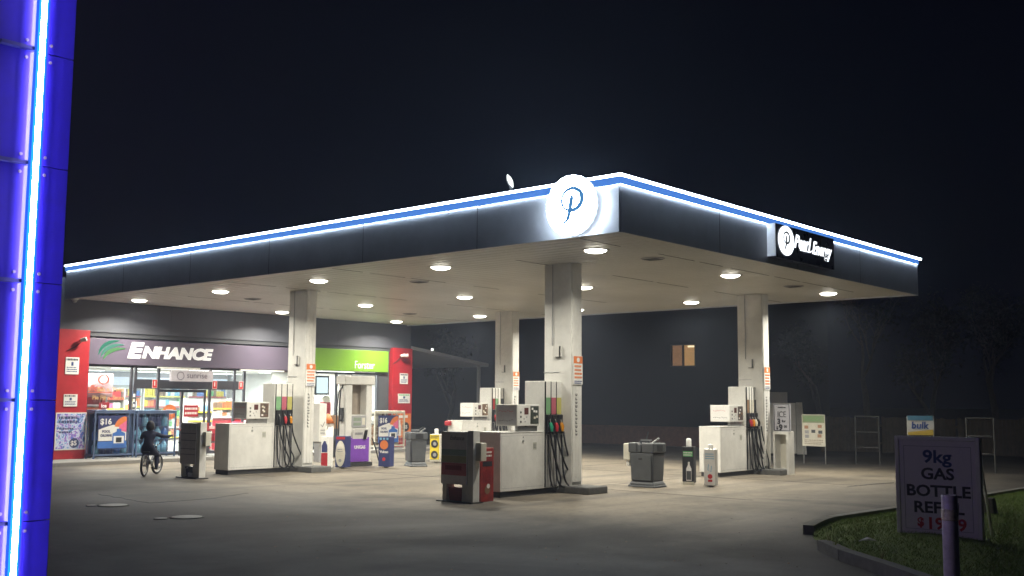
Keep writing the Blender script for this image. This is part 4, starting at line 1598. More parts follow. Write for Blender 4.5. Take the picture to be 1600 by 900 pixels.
# white cabinet, cone and bag display between first column and gas dispenser
c0 = at(495, 722)
t = thing('air_cabinet', 'plain white service cabinet beside the first column', 'cabinet', (c0.x, c0.y, 0))
q = MB()
q.box(-0.25, 0.06, 0.0, 0.25, 0.55, 1.6, WHITE)
q.build('case', t, bevel=0.01)
q = MB()
q.box(-0.2, 0.02, 0.05, 0.2, 0.0, 0.549, GREY)
q.build('pedestal', t)
q = MB(face_x(0.062, 0.02, 0.7))
q.ribbon([(0.04, 0.32), (0.09, 0.26), (0.18, 0.4)], [0.015]*3, 0, 0.003, INK)
marks(q, 0.03, 0.2, 0.05, 0.2, 0, 2, GREY, 14)
q.build('label', t)
c1 = at(506, 722)
q = MB()
q.lathe((c1.x-0.3, c1.y+0.35, 0), [(0.2, 0.0), (0.2, 0.04), (0.16, 0.05), (0.16, 1.05)], WHITE, 14)
q.lathe((c1.x-0.3, c1.y+0.35, 1.051), [(0.19, 0.0), (0.03, 0.26)], ORANGE, 14)
tag(q.build('hooded_bollard'), 'white bollard under a red orange cone hood by the first column', 'bollard')
c2_ = at(516, 714)
t = thing('bag_display', 'dark display bin of brown bags between the cone and gas dispenser', 'display bin', (c2_.x, c2_.y, 0))
q = MB()
q.box(-0.3, 0.3, -0.25, 0.35, 0.5, 0.85, DGREY)
q.box(-0.25, 0.25, -0.2, 0.3, 0.0, 0.499, BLACK)
q.build('bin_body', t)
for k in range(4):
    q = MB()
    q.box(-0.27+0.14*k, -0.15+0.14*k, -0.2, 0.3, 0.851, 1.2+0.04*(k % 2), BROWN)
    q.box(-0.26+0.14*k, -0.16+0.14*k, -0.203, -0.201, 1.02, 1.12, ORANGE)
    tag(q.build('goods_bag', None, bevel=0.03), 'brown paper goods bag standing in the dark display bin', 'bag', 'brown bags in the display bin').location = (c2_.x, c2_.y, 0)

# ------------------------------------------------------------------ child on a bicycle
HEAD = R(132)
hd = Vector((math.cos(HEAD), math.sin(HEAD), 0))
rw = at(225, 744.5)
bike = thing('bicycle', 'small dark bicycle under the child near the shop', 'bicycle', rw, HEAD)
# local: x forward, y left, rear wheel contact at origin
WR, WB = 0.235, 0.86
def wheel(cx, steer, parent):
    Mw = Matrix.Translation((cx, 0, WR)) @ Matrix.Rotation(steer, 4, 'Z')
    q = MB(Mw)
    q.tube([(WR*0.9*math.cos(a), 0, WR*0.9*math.sin(a)) for a in [2*math.pi*i/32 for i in range(33)]], 0.026, BLACK, 10, False)
    o = q.build('wheel', parent)
    q = MB(Mw)
    q.tube([(WR*0.8*math.cos(a), 0, WR*0.8*math.sin(a)) for a in [2*math.pi*i/32 for i in range(33)]], 0.01, STEEL, 6, False)
    for k in range(10):
        a = 2*math.pi*k/10
        q.tube([(0, 0.02*(-1)**k, 0), (WR*0.8*math.cos(a), 0, WR*0.8*math.sin(a))], 0.0025, STEEL, 4)
    q.cyl((0, -0.04, 0), (0, 0.04, 0), 0.02, 0.02, STEEL, 10)
    q.build('spokes', o)
wheel(0, 0, bike)
wheel(WB, R(-12), bike)
FR = mat('bicycle frame paint', (0.03, 0.03, 0.05), 0.35)
q = MB()
bbk = (0.34, 0, 0.26)
for s_ in (-1, 1):
    q.tube([(0, 0.055*s_, WR), (0.34, 0.03*s_, 0.26)], 0.011, FR, 8)
    q.tube([(0, 0.055*s_, WR), (0.22, 0.02*s_, 0.47)], 0.009, FR, 8)
    q.tube([(WB, 0.05*s_, WR), (WB-0.06, 0.05*s_, 0.5), (WB-0.09, 0.0, 0.56)], 0.012, FR, 8)
q.tube([bbk, (0.22, 0, 0.47), (0.2, 0, 0.52)], 0.016, FR, 10)
q.tube([bbk, (WB-0.1, 0, 0.52)], 0.02, FR, 10)
q.tube([(0.22, 0, 0.47), (WB-0.11, 0, 0.58)], 0.016, FR, 10)
q.tube([(WB-0.085, 0, 0.5), (WB-0.12, 0, 0.64)], 0.02, FR, 10)
q.build('frame', bike)
q = MB()
q.tube([(WB-0.19, 0.3, 0.83), (WB-0.14, 0.16, 0.83), (WB-0.12, 0.06, 0.66), (WB-0.12, -0.06, 0.66), (WB-0.14, -0.16, 0.83), (WB-0.19, -0.3, 0.83)], 0.011, STEEL, 8)
q.build('handlebar', bike)
for s_ in (-1, 1):
    q = MB()
    q.tube([(WB-0.165, 0.2*s_, 0.83), (WB-0.19, 0.31*s_, 0.83)], 0.017, BLACK, 8)
    q.build('grip', bike)
q = MB()
q.add([(0.06, 0.08, 0.54), (0.06, -0.08, 0.54), (0.3, -0.025, 0.55), (0.3, 0.025, 0.55), (0.07, 0.06, 0.5), (0.07, -0.06, 0.5), (0.29, -0.015, 0.51), (0.29, 0.015, 0.51)],
      [(0, 1, 2, 3), (7, 6, 5, 4), (0, 4, 5, 1), (1, 5, 6, 2), (2, 6, 7, 3), (3, 7, 4, 0)], BLACK)
q.build('saddle', bike, bevel=0.012)
q = MB()
q.cyl((0.34, -0.05, 0.26), (0.34, -0.06, 0.26), 0.075, 0.075, STEEL, 18)
q.tube([(0.34, -0.065, 0.26), (0.44, -0.075, 0.14)], 0.01, STEEL, 6)
q.tube([(0.34, 0.065, 0.26), (0.24, 0.075, 0.38)], 0.01, STEEL, 6)
q.build('crank', bike)
for (px_, pz_, s_) in ((0.44, 0.14, -1), (0.24, 0.38, 1)):
    q = MB()
    q.box(px_-0.04, px_+0.04, min(0.075*s_, 0.15*s_), max(0.075*s_, 0.15*s_), pz_-0.012, pz_+0.012, BLACK)
    q.build('pedal', bike)


def skin_body(name, parent, verts, edges, radii, material, sub=2, root=0):
    me = bpy.data.meshes.new(name)
    me.from_pydata(verts, edges, [])
    me.materials.append(material)
    o = bpy.data.objects.new(name, me)
    COL.objects.link(o)
    o.parent = parent
    sm = o.modifiers.new('skin', 'SKIN')
    sm.use_smooth_shade = True
    for i, r in enumerate(radii):
        d = me.skin_vertices[0].data[i]
        d.radius = r if isinstance(r, tuple) else (r, r)
        d.use_root = (i == root)
    ss = o.modifiers.new('sub', 'SUBSURF')
    ss.levels = ss.render_levels = sub
    # freeze to a plain mesh
    dg = bpy.context.evaluated_depsgraph_get()
    m2 = bpy.data.meshes.new_from_object(o.evaluated_get(dg))
    o.modifiers.clear()
    o.data = m2
    bpy.data.meshes.remove(me)
    if not m2.materials:
        m2.materials.append(material)
    return o


child = thing('person', 'child in dark hooded jacket and trousers riding the small bicycle, seen from behind', 'person', rw, HEAD)
JKT = mat('navy jacket cloth', (0.018, 0.02, 0.045), 0.85, var=0.3, scale=20, bump=0.2)
TRS = mat('dark trousers cloth', (0.025, 0.025, 0.035), 0.85, var=0.3, scale=20)
# one continuous body: pelvis, spine, neck, head, arms, legs (x forward, y left)
V = [(0.2, 0, 0.58), (0.21, 0, 0.7), (0.24, 0, 0.82), (0.27, 0, 0.93), (0.285, 0, 0.985), (0.3, 0, 1.05), (0.31, 0, 1.13),
     # left arm 7..10
     (0.28, 0.135, 0.92), (0.4, 0.22, 0.82), (0.55, 0.27, 0.84), (0.64, 0.27, 0.85),
     # right arm 11..14 reaching outwards to the grip
     (0.28, -0.135, 0.92), (0.37, -0.27, 0.86), (0.5, -0.36, 0.86), (0.575, -0.39, 0.87),
     # left leg 15..18
     (0.22, 0.09, 0.54), (0.46, 0.13, 0.56), (0.28, 0.12, 0.43), (0.36, 0.12, 0.4),
     # right leg 19..22
     (0.22, -0.09, 0.54), (0.48, -0.12, 0.46), (0.42, -0.12, 0.2), (0.52, -0.12, 0.165)]
E_ = [(0, 1), (1, 2), (2, 3), (3, 4), (4, 5), (5, 6), (3, 7), (7, 8), (8, 9), (9, 10), (3, 11), (11, 12), (12, 13), (13, 14), (0, 15), (15, 16), (16, 17), (17, 18), (0, 19), (19, 20), (20, 21), (21, 22)]
RD = [(0.115, 0.105), (0.11, 0.12), (0.105, 0.125), (0.085, 0.11), 0.045, 0.082, 0.07,
      0.055, 0.043, 0.033, 0.026, 0.055, 0.043, 0.033, 0.026,
      0.085, 0.062, 0.042, 0.036, 0.085, 0.062, 0.042, 0.036]
body = skin_body('body', child, V, E_, RD, JKT)
# hair/hood over the back of the head
q = MB()
hv, hf = [], []
for i in range(9):
    ph = math.pi*i/8
    for k in range(14):
        a = 2*math.pi*k/14
        hv.append((0.3+0.1*math.sin(ph)*math.cos(a), 0.092*math.sin(ph)*math.sin(a), 1.09+0.125*math.cos(ph)))
for i in range(8):
    for k in range(14):
        hf.append((i*14+k, (i+1)*14+k, (i+1)*14+(k+1) % 14, i*14+(k+1) % 14))
q.add(hv, hf, mat('dark hair', (0.012, 0.01, 0.012), 0.7, var=0.4, scale=40), True)
q.build('hood', child)
# face seen from the front side
q = MB()
fv = []
for (x, y, z, r) in ((0.375, 0, 1.085, 0.045),):
    q.lathe((0.36, 0, 1.03), [(0.03, 0), (0.062, 0.03), (0.066, 0.07), (0.05, 0.11)], SKIN, 14)
q.tube([(0.42, 0, 1.1), (0.44, 0, 1.075)], [0.008, 0.014], SKIN, 8)
for s_ in (-1, 1):
    q.lathe((0.415, 0.026*s_, 1.098), [(0.002, -0.008), (0.008, 0.0), (0.002, 0.008)], INK, 8)
q.build('face', child)
# hands with separate fingers closing on the grips
for s_, c_ in ((1, Vector((0.655, 0.272, 0.845))), (-1, Vector((0.64, -0.3, 0.845)))):
    if s_ == -1:
        c_ = Vector((0.6, -0.4, 0.87))
    pv = [c_+Vector((-0.02, 0, 0)), c_+Vector((0.02, 0, 0.005))]
    verts = [tuple(v) for v in pv]
    ed = [(0, 1)]
    rad = [0.02, 0.022]
    for k in range(4):
        yo = (-0.021+0.014*k)
        ln = (0.03, 0.036, 0.034, 0.026)[k]
        n0 = len(verts)
        a = c_+Vector((0.03, yo, 0.01))
        verts += [tuple(a), tuple(a+Vector((ln*0.7, 0, -0.004))), tuple(a+Vector((ln*0.75, 0, -0.026))), tuple(a+Vector((ln*0.2, 0, -0.036)))]
        ed += [(1, n0), (n0, n0+1), (n0+1, n0+2), (n0+2, n0+3)]
        rad += [0.0075, 0.007, 0.0065, 0.006]
    n0 = len(verts)
    a = c_+Vector((0.0, -0.022*s_, 0.0))
    verts += [tuple(a), tuple(a+Vector((0.022, -0.012*s_, -0.012))), tuple(a+Vector((0.042, -0.004*s_, -0.022)))]
    ed += [(0, n0), (n0, n0+1), (n0+1, n0+2)]
    rad += [0.009, 0.008, 0.007]
    skin_body('hand', child, verts, ed, rad, SKIN, 1)
for (x, y, z) in ((0.33, 0.12, 0.405), (0.5, -0.12, 0.16)):
    q = MB()
    q.box(x-0.09, x+0.11, y-0.04, y+0.04, z-0.012, z+0.03, DGREY)
    q.box(x-0.09, x+0.0, y-0.036, y+0.036, z+0.031, z+0.07, DGREY)
    q.build('shoe', child, bevel=0.018)

# ------------------------------------------------------------------ blue lit pylon on the left
PX = 2.35
strip_y = at_x(38, 450, PX).y
edge_y = at_x(97, 450, PX).y
pyl = thing('price_pylon', 'tall blue lit sign pylon with a glowing vertical tube at the left edge', 'pylon', (PX-0.2, strip_y-0.6, 0))
PYL = mat('pylon sheet', (0.03, 0.017, 0.6), 0.7, 0.0, var=0.16, scale=5)
zj = [at_x(38, yy, PX).z for yy in (815, 625, 440, 255, 75)]
zs_ = [0.0]+zj+[zj[-1]+0.8, zj[-1]+1.6]
for a, b in zip(zs_[:-1], zs_[1:]):
    q = MB()
    q.box(PX-0.35, PX, strip_y+0.06, edge_y, a+0.003, b-0.003, PYL)
    q.box(PX-0.35, PX, strip_y-1.4, strip_y-0.045, a+0.003, b-0.003, PYL)
    q.build('cladding_panel', pyl, local=False, bevel=0.004)
    q = MB(face_x(PX, 0, 0))
    for yy in (strip_y-0.075, strip_y+0.09):
        for zz in (a+0.06, b-0.06):
            q.disc((yy, zz, 0.001), 0.011, 0.006, GREY, 10)
    q.build('rivet', pyl, local=False)
q = MB()
q.box(PX-0.34, PX-0.03, strip_y-1.38, edge_y-0.015, 0.0, zs_[-1]-0.02, NAVY)
q.build('core', pyl, local=False)
for z in zj:
    q = MB()
    q.box(PX-0.02, PX+0.05, strip_y-0.26, strip_y-0.03, z-0.012, z+0.012, mat('bracket blue', (0.06, 0.08, 0.3), 0.5))
    q.build('bracket', pyl, local=False)
CORE = emis('tube core', (0.74, 0.6, 1.0), BLUE_TUBE)
CYAN = emis('painted halo cyan', (0.03, 0.5, 1.0), 1.1)  # for cyan strips added beside the tube to imitate its halo
q = MB()
q.tube([(PX+0.07, strip_y, 0.05), (PX+0.07, strip_y, zs_[-1])], 0.016, CORE, 14)
q.build('light_tube', pyl, local=False)
q = MB()
for s_ in (-1, 1):
    q.box(PX+0.05, PX+0.066, strip_y+s_*0.024-0.006, strip_y+s_*0.024+0.006, 0.05, zs_[-1], CYAN)
q.build('painted_halo_cyan', pyl, local=False)
q = MB()
GLOW = emis('painted halo blue', (0.03, 0.14, 1.0), 1.0)  # low emission painting the blue halo further out from the tube
for s_ in (-1, 1):
    q.box(PX+0.045, PX+0.06, strip_y+s_*0.037-0.006, strip_y+s_*0.037+0.006, 0.05, zs_[-1], GLOW)
q.build('painted_halo_blue', pyl, local=False)

# ------------------------------------------------------------------ lawn, kerb, gas sign, bollard
edge_px = [(1272, 848), (1272, 836), (1290, 826), (1305, 821), (1400, 806), (1480, 795), (1560, 780), (1640, 766)]
front_px = [(1640, 990), (1500, 935), (1400, 899), (1330, 876), (1296, 860)]
far = [at(*p_) for p_ in edge_px]
near = [at(*p_) for p_ in front_px]
poly = [(p_.x, p_.y) for p_ in far]+[(p_.x, p_.y) for p_ in near]
# local height: gentle mound
pc = Vector((sum(p_[0] for p_ in poly)/len(poly), sum(p_[1] for p_ in poly)/len(poly)))
q = MB()
rings = 7
vs, fs = [], []
n = len(poly)
for r in range(rings):
    t_ = 1-r/rings
    for (x, y) in poly:
        vs.append((pc.x+(x-pc.x)*t_, pc.y+(y-pc.y)*t_, 0.05+0.12*(1-t_**2)+random.uniform(-.01, .01)))
vs.append((pc.x, pc.y, 0.17))
for r in range(rings-1):
    for k in range(n):
        k2 = (k+1) % n
        fs.append((r*n+k, r*n+k2, (r+1)*n+k2, (r+1)*n+k))
for k in range(n):
    fs.append(((rings-1)*n+k, (rings-1)*n+(k+1) % n, rings*n))
for k in range(n):
    pass
q.add(vs, fs, LAWN, True)
tag(q.build('lawn'), kind='structure')


def inside(x, y):
    c = False
    j = n-1
    for i in range(n):
        xi, yi = poly[i]
        xj, yj = poly[j]
        if (yi > y) != (yj > y) and x < (xj-xi)*(y-yi)/(yj-yi)+xi:
            c = not c
        j = i
    return c


def lawn_z(x, y):
    best = 1.0
    ang_ = math.atan2(y-pc.y, x-pc.x)
    d_ = math.hypot(x-pc.x, y-pc.y)
    for i in range(n):       # where the ray from the middle leaves the outline
        ax, ay = poly[i][0]-pc.x, poly[i][1]-pc.y
        bx_, by_ = poly[(i+1) % n][0]-pc.x, poly[(i+1) % n][1]-pc.y
        ux, uy = math.cos(ang_), math.sin(ang_)
        den = ux*(by_-ay)-uy*(bx_-ax)
        if abs(den) < 1e-9:
            continue
        tt = (ax*(by_-ay)-ay*(bx_-ax))/den
        ss = (ax*uy-ay*ux)/den
        if tt > 0 and -0.001 <= ss <= 1.001:
            best = d_/tt
            break
    return 0.05+0.12*(1-min(best, 1)**2)


xs, ys = [p_[0] for p_ in poly], [p_[1] for p_ in poly]
q = MB()
GR = [mat('grass blade %d' % k, c_, 0.7, var=0.2, scale=30) for k, c_ in enumerate([(0.14, 0.24, 0.03), (0.18, 0.27, 0.035), (0.22, 0.25, 0.06)])]
rnd = random.Random(3)
cnt = 0
while cnt < 42000:
    x, y = rnd.uniform(min(xs), max(xs)), rnd.uniform(min(ys), max(ys))
    if not inside(x, y):
        continue
    dx, dy = x-pc.x, y-pc.y
    # radial fraction approx for height
    zz = lawn_z(x, y)-0.01
    h = rnd.uniform(0.0, 0.035)
    a = rnd.uniform(0, 6.28)
    wd = rnd.uniform(0.003, 0.006)
    bx, by = rnd.uniform(-.05, .05), rnd.uniform(-.05, .05)
    q.add([(x-wd*math.cos(a), y-wd*math.sin(a), zz), (x+wd*math.cos(a), y+wd*math.sin(a), zz), (x+bx, y+by, zz+h+0.02)], [(0, 1, 2)], GR[rnd.choice((0, 0, 1, 1, 2))])
    cnt += 1
tag(q.build('grass'), 'short green grass over the corner lawn', 'grass', kind='stuff')
# kerbs
KERB = mat('kerb concrete', (0.17, 0.165, 0.15), 0.85, var=0.3, scale=8, bump=0.4)


def kerb(name, pts, out, wd=0.14, h=0.12):
    q = MB()
    for i in range(len(pts)-1):
        a, b = pts[i], pts[i+1]
        d = (b-a)
        d.z = 0
        nrm = Vector((-d.y, d.x, 0)).normalized()*wd*out
        q.add([(a.x, a.y, -0.02), (b.x, b.y, -0.02), (b.x+nrm.x, b.y+nrm.y, -0.02), (a.x+nrm.x, a.y+nrm.y, -0.02),
               (a.x, a.y, h), (b.x, b.y, h), (b.x+nrm.x, b.y+nrm.y, h), (a.x+nrm.x, a.y+nrm.y, h)],
              [(0, 1, 5, 4), (1, 2, 6, 5), (2, 3, 7, 6), (3, 0, 4, 7), (4, 5, 6, 7)], KERB)
    return tag(q.build(name), kind='structure')
kerb('kerb', far[1:], 1)
kerb('kerb', list(reversed(near)), -1)
# tufts and litter
for k, (px, py) in enumerate(((1303, 857), (1378, 878), (1296, 850), (1340, 836))):
    p_ = at(px, py, 0.08)
    q = MB()
    for _ in range(7):
        q.tube([p_, p_+Vector((rnd.uniform(-.05, .05), rnd.uniform(-.05, .05), rnd.uniform(.06, .16)))], [0.006, 0.001], GR[2], 4)
    tag(q.build('weed_tuft'), 'pale weed tuft sticking up at the lawn edge', 'weed', 'weed tufts on the lawn')
p_ = at(1355, 848, 0.13)
q = MB(Matrix.Translation(p_) @ Matrix.Rotation(0.4, 4, 'Z'))
q.add([(-0.09, 0, 0.02), (0.02, -0.03, 0.05), (0.1, 0.01, 0.03), (0.0, 0.05, 0.06), (-0.09, 0, 0.012), (0.02, -0.03, 0.042), (0.1, 0.01, 0.022), (0.0, 0.05, 0.052)], [(0, 1, 2, 3), (7, 6, 5, 4), (0, 4, 5, 1), (1, 5, 6, 2), (2, 6, 7, 3), (3, 7, 4, 0)], PAPER)
tag(q.build('paper_scrap'), 'crumpled scrap of pale paper lying on the grass', 'litter')

GZ = 0.1
gl, gr_ = at(1404, 838, GZ), at(1538, 849, GZ)
v = gr_-gl
ang = math.atan2(v.y, v.x)
gw = v.length
t = thing('gas_price_sign', 'tall framed white sign advertising gas bottle refills on the lawn', 'sign', (gl.x, gl.y, GZ), ang)
GH = 156*(gl-CAM).dot(_F)/FPX
q = MB()
q.box(0.05, gw-0.05, -0.03, 0.03, 0.06, GH-0.05, mat('sign white board', (0.78, 0.74, 0.76), 0.5, var=0.06))
q.build('board', t)
q = MB()
q.box(0, 0.05, -0.05, 0.05, 0, GH, WHITE)
q.box(gw-0.05, gw, -0.05, 0.05, 0, GH, WHITE)
q.box(0.05, gw-0.05, -0.05, 0.05, GH-0.05, GH, WHITE)
q.box(0.05, gw-0.05, -0.05, 0.05, 0.0, 0.06, WHITE)
q.build('frame', t, bevel=0.008)
q = MB(face_y(0, -0.032, 0))
for (a, b, c_, d_) in ((0.1, gw-0.1, 0.11, 0.116), (0.1, gw-0.1, GH-0.12, GH-0.114), (0.1, 0.106, 0.116, GH-0.12), (gw-0.106, gw-0.1, 0.116, GH-0.12)):
    q.box(a, b, c_, d_, 0, 0.002, GREY)
def sline(body, size, z, material, sx=1.12):
    q.text(body, size, gw/2, z, 0.0, material, 'CENTER', offset=0.005, sx=sx)
GK = GH/1.34
sline('9kg', 0.21, 1.0*GK, INKBLUE)
sline('GAS', 0.185, 0.785*GK, INK)
sline('BOTTLE', 0.185, 0.56*GK, INK)
sline('REFILL', 0.185, 0.345*GK, INK)
q.text('$', 0.14, 0.24, 0.15, 0, INKRED, offset=0.006)
q.text('19.99', 0.19, 0.34, 0.125, 0, INKRED, offset=0.005, sx=1.1)
q.build('lettering', t)
for xa in (0.04, gw-0.04):
    q = MB()
    q.tube([(xa, 0.05, GH-0.1), (xa, 0.55, 0.0)], 0.018, WHITE, 8)
    q.build('back_leg', t)

bp_ = at_d(1483, 775, 7.8)
t = thing('guard_bollard', 'thin pale bollard with reflective tape in front of the gas sign', 'bollard', (bp_.x, bp_.y, 0.05))
q = MB()
q.lathe((0, 0, 0), [(0.057, 0), (0.057, bp_.z-0.05), (0.053, bp_.z-0.042), (0.04, bp_.z-0.042), (0.04, bp_.z-0.1)], mat('bollard paint', (0.78, 0.74, 0.78), 0.5, var=0.25, scale=14), 24)
q.build('post', t)
q = MB()
q.lathe((0, 0, bp_.z-0.05), [(0.0585, -0.175), (0.0595, -0.165), (0.0595, -0.105), (0.0585, -0.095)], mat('reflective tape', (0.85, 0.8, 0.58), 0.25, var=0.5, scale=30), 24)
q.build('tape', t)
sp_ = at(1545, 806, 0.1)
q = MB()
q.frustum((sp_.x-0.12, sp_.x+0.12, sp_.y-0.1, sp_.y+0.1), 0.05, (sp_.x-0.08, sp_.x+0.08, sp_.y-0.07, sp_.y+0.07), 0.36, BARK)
tag(q.build('timber_stump', bevel=0.02), 'dark timber stump at the back of the lawn right of the gas sign', 'stump')

# manhole covers
for px, py, r, lb in ((292, 808.5, 0.22, 'round pale manhole cover nearest the camera on the asphalt'), (177, 790, 0.22, 'round pale manhole cover closer to the pylon'), (251, 811, 0.09, 'small pale valve lid left of the nearest manhole cover'), (143, 790.5, 0.08, 'small pale valve lid beside the pylon side manhole')):
    p_ = at(px, py)
    t = thing('manhole_cover', lb, 'manhole cover', (p_.x, p_.y, 0.0), group='covers in the asphalt')
    q = MB()
    q.lathe((0, 0, 0), [(r*1.1, 0), (r*1.1, 0.006), (r*1.0, 0.008)], KICK, 28)
    q.build('ring', t)
    q = MB()
    q.lathe((0, 0, 0), [(r*0.97, 0.002), (r*0.97, 0.012), (r*0.9, 0.014)], mat('pale cover concrete', (0.38, 0.365, 0.34), 0.6, var=0.2, scale=10), 28)
    q.build('lid', t)

# fallen leaves and pebbles on the asphalt
q = MB()
for _ in range(130):
    px, py = rnd.uniform(420, 1250), rnd.uniform(800, 905)
    p_ = at(px, py)
    a = rnd.uniform(0, 6.28)
    s1 = rnd.uniform(0.006, 0.016)
    q.add([(p_.x+s1*math.cos(a+k*1.57)*(1.6 if k % 2 else 1), p_.y+s1*math.sin(a+k*1.57)*(1.6 if k % 2 else 1), 0.003+0.006*(k % 2)) for k in range(4)], [(0, 1, 2, 3)], rnd.choice([WOODF, BROWN, BARK]))
tag(q.build('leaf_litter'), 'scattered tiny leaves and grit on the dark asphalt', 'litter', kind='stuff')

# ------------------------------------------------------------------ right-hand background
ice_p = at_y(1209, 745, 10.2)
ice_q = at_y(1233, 752, 10.2)
iw = ice_q.x-ice_p.x
t = thing('ice_poster_stand', 'white frame stand with an ice price poster beside the rear right column', 'poster stand', (ice_p.x, 10.2, 0))
q = MB()
q.box(0, 0.05, 0, 0.3, 0, 1.02, WHITE)
q.box(iw-0.06, iw, 0, 0.3, 0, 1.02, WHITE)
q.box(0.05, iw-0.06, 0, 0.3, 0.95, 1.02, WHITE)
q.box(0.05, iw-0.06, 0.0, 0.3, 0.1, 0.15, WHITE)
q.build('frame', t)
q = MB()
q.box(0.02, iw-0.12, 0.28, 0.295, 0.15, 0.95, CREAM)
q.build('back_panel', t)
q = MB()
q.box(-0.02, iw+0.02, 0.08, 0.12, 1.021, 1.68, mat('poster grey', (0.5, 0.5, 0.55), 0.5))
pf = q.build('poster_board', t)
q = MB(face_y(0, 0.078, 1.02))
q.ribbon([(0.0, 0.02), (iw, 0.02), (iw, 0.64), (0.0, 0.64), (0.0, 0.02)], [0.02]*5, 0, 0.002, INK)
marks(q, 0.1, iw-0.08, 0.54, 0.6, 0, 1, INK, 3)
q.text('ICE', 0.2, iw/2, 0.34, 0, INK, 'CENTER', sx=0.8)
q.text('3', 0.17, 0.08, 0.18, 0, INK, offset=0.008)
q.text('for', 0.08, 0.2, 0.22, 0, INK, offset=0.004)
q.text('$', 0.1, 0.05, 0.05, 0, INK, offset=0.004)
q.text('9', 0.19, 0.12, 0.03, 0, INK, offset=0.01)
q.text('00', 0.08, 0.25, 0.09, 0, INK, offset=0.004)
q.build('lettering', pf)
fz = at(1228, 712)
t = thing('ice_freezer', 'white ice chest with a leaning lid behind the ice poster', 'freezer', (fz.x, fz.y, 0), R(35))
q = MB()
q.box(-0.7, 0.3, -0.3, 0.4, 0.08, 1.7, WHITE)
q.build('case', t, bevel=0.02)
q = MB()
q.box(-0.6, 0.05, -0.25, 0.3, 1.701, 2.05, GREY)
q.build('header', t)
q = MB()
q.add([(0.31, -0.34, 0.06), (0.62, -0.3, 0.06), (0.5, -0.3, 1.72), (0.31, -0.34, 1.72), (0.31, -0.28, 0.06), (0.62, -0.24, 0.06), (0.5, -0.24, 1.72), (0.31, -0.28, 1.72)],
      [(0, 1, 2, 3), (7, 6, 5, 4), (0, 4, 5, 1), (1, 5, 6, 2), (2, 6, 7, 3), (3, 7, 4, 0)], WHITE)
q.build('door', t)
q = MB()
q.box(-0.66, 0.26, -0.26, 0.36, 0, 0.079, KICK)
q.build('kick_plate', t)


def board_legs(name, label, cat, pxl, pxr, pyt, pyb, pyg, face_mats, art=None, loc_py=None):
    a, b = at(pxl, pyg), at(pxr, pyg+1.5)
    v = b-a
    dep = (a-CAM).dot(_F)
    k = FPX/dep
    zt_, zb_ = (pyg-pyt)/k, (pyg-pyb)/k
    t = thing(name, label, cat, (a.x, a.y, 0), math.atan2(v.y, v.x))
    L_ = v.length
    for x in (0, L_):
        q = MB()
        q.cyl((x, 0.02, 0), (x, 0.02, zt_), 0.016, 0.016, STEEL, 8)
        q.build('leg', t)
    q = MB()
    q.box(-0.02, L_+0.02, -0.02, 0.0, zb_, zt_, face_mats)
    o = q.build('board', t, bevel=0.005)
    if art:
        q = MB(face_y(0, -0.022, zb_))
        art(q, L_, zt_-zb_)
        q.build('print', o)
    return t


MUTO = mat('faded orange print', (0.45, 0.25, 0.15), 0.6)


def art_board(q, w_, h_):
    q.box(0, w_, h_*0.74, h_*0.98, 0, 0.003, mat('faded olive print', (0.26, 0.33, 0.18), 0.6))
    marks(q, 0.05, w_-0.05, h_*0.78, h_*0.95, 0.0035, 3, GREENP, 51, 0.3)
    for i, (x, y) in enumerate(((0.08, 0.55), (0.7, 0.58), (0.1, 0.4), (0.4, 0.42), (0.72, 0.4), (0.1, 0.26), (0.42, 0.26), (0.68, 0.28))):
        q.box(x*w_, (x+0.18)*w_, y*h_, (y+0.1)*h_, 0, 0.003, [MUTO, MUTO, GREY, DGREY, DGREY, GREY, CREAM, MUTO][i])
    marks(q, 0.05, w_-0.05, h_*0.05, h_*0.22, 0, 3, BROWN, 52, 0.3)


board_legs('notice_board', 'pale printed notice board on two thin legs behind the forecourt', 'notice board', 1256, 1290, 648, 697, 724, CREAM, art_board)


def art_bulk(q, w_, h_):
    q.box(0, w_, h_*0.76, h_, 0, 0.003, mat('bulk blue', (0.04, 0.14, 0.22), 0.5))
    q.prism([(0, 0.0), (w_, 0.0), (w_, h_*0.3), (0, h_*0.14)], 0, 0.003, mat('bulk yellow', (0.4, 0.28, 0.03), 0.5))
    q.text('bulk', 0.22, w_*0.14, h_*0.34, 0.0, INKBLUE, offset=0.006, shear=0.1)


board_legs('bulk_sign', 'small white sign reading bulk with blue top and yellow base', 'sign', 1421, 1461, 650, 680, 745, mat('bulk sign sheet', (0.42, 0.42, 0.4), 0.5), art_bulk)


FRM = mat('weathered frame steel', (0.09, 0.09, 0.085), 0.5, 0.5)
def bar_frame(label, pxl, pxr, pyt, pyg):
    a, b = at(pxl, pyg), at(pxr, pyg+1.5)
    v = b-a
    k = FPX/(a-CAM).dot(_F)
    H_ = (pyg-pyt)/k
    t = thing('bare_metal_frame', label, 'metal frame', (a.x, a.y, 0), math.atan2(v.y, v.x), 'empty metal frames by the fence')
    L_ = v.length
    for x in (0, L_):
        q = MB()
        q.cyl((x, 0, 0), (x, 0, H_), 0.022, 0.022, FRM, 8)
        q.build('upright', t)
    for f_ in (0.34, 0.66, 0.99):
        q = MB()
        q.cyl((0, 0, H_*f_), (L_, 0, H_*f_), 0.018, 0.018, FRM, 8)
        q.build('rail', t)
    return t


bar_frame('empty metal frame with three rails between notice board and gas sign', 1338, 1375, 650, 724)
bar_frame('empty metal frame half lost in the dark right of the gas sign', 1513, 1556, 653, 738)

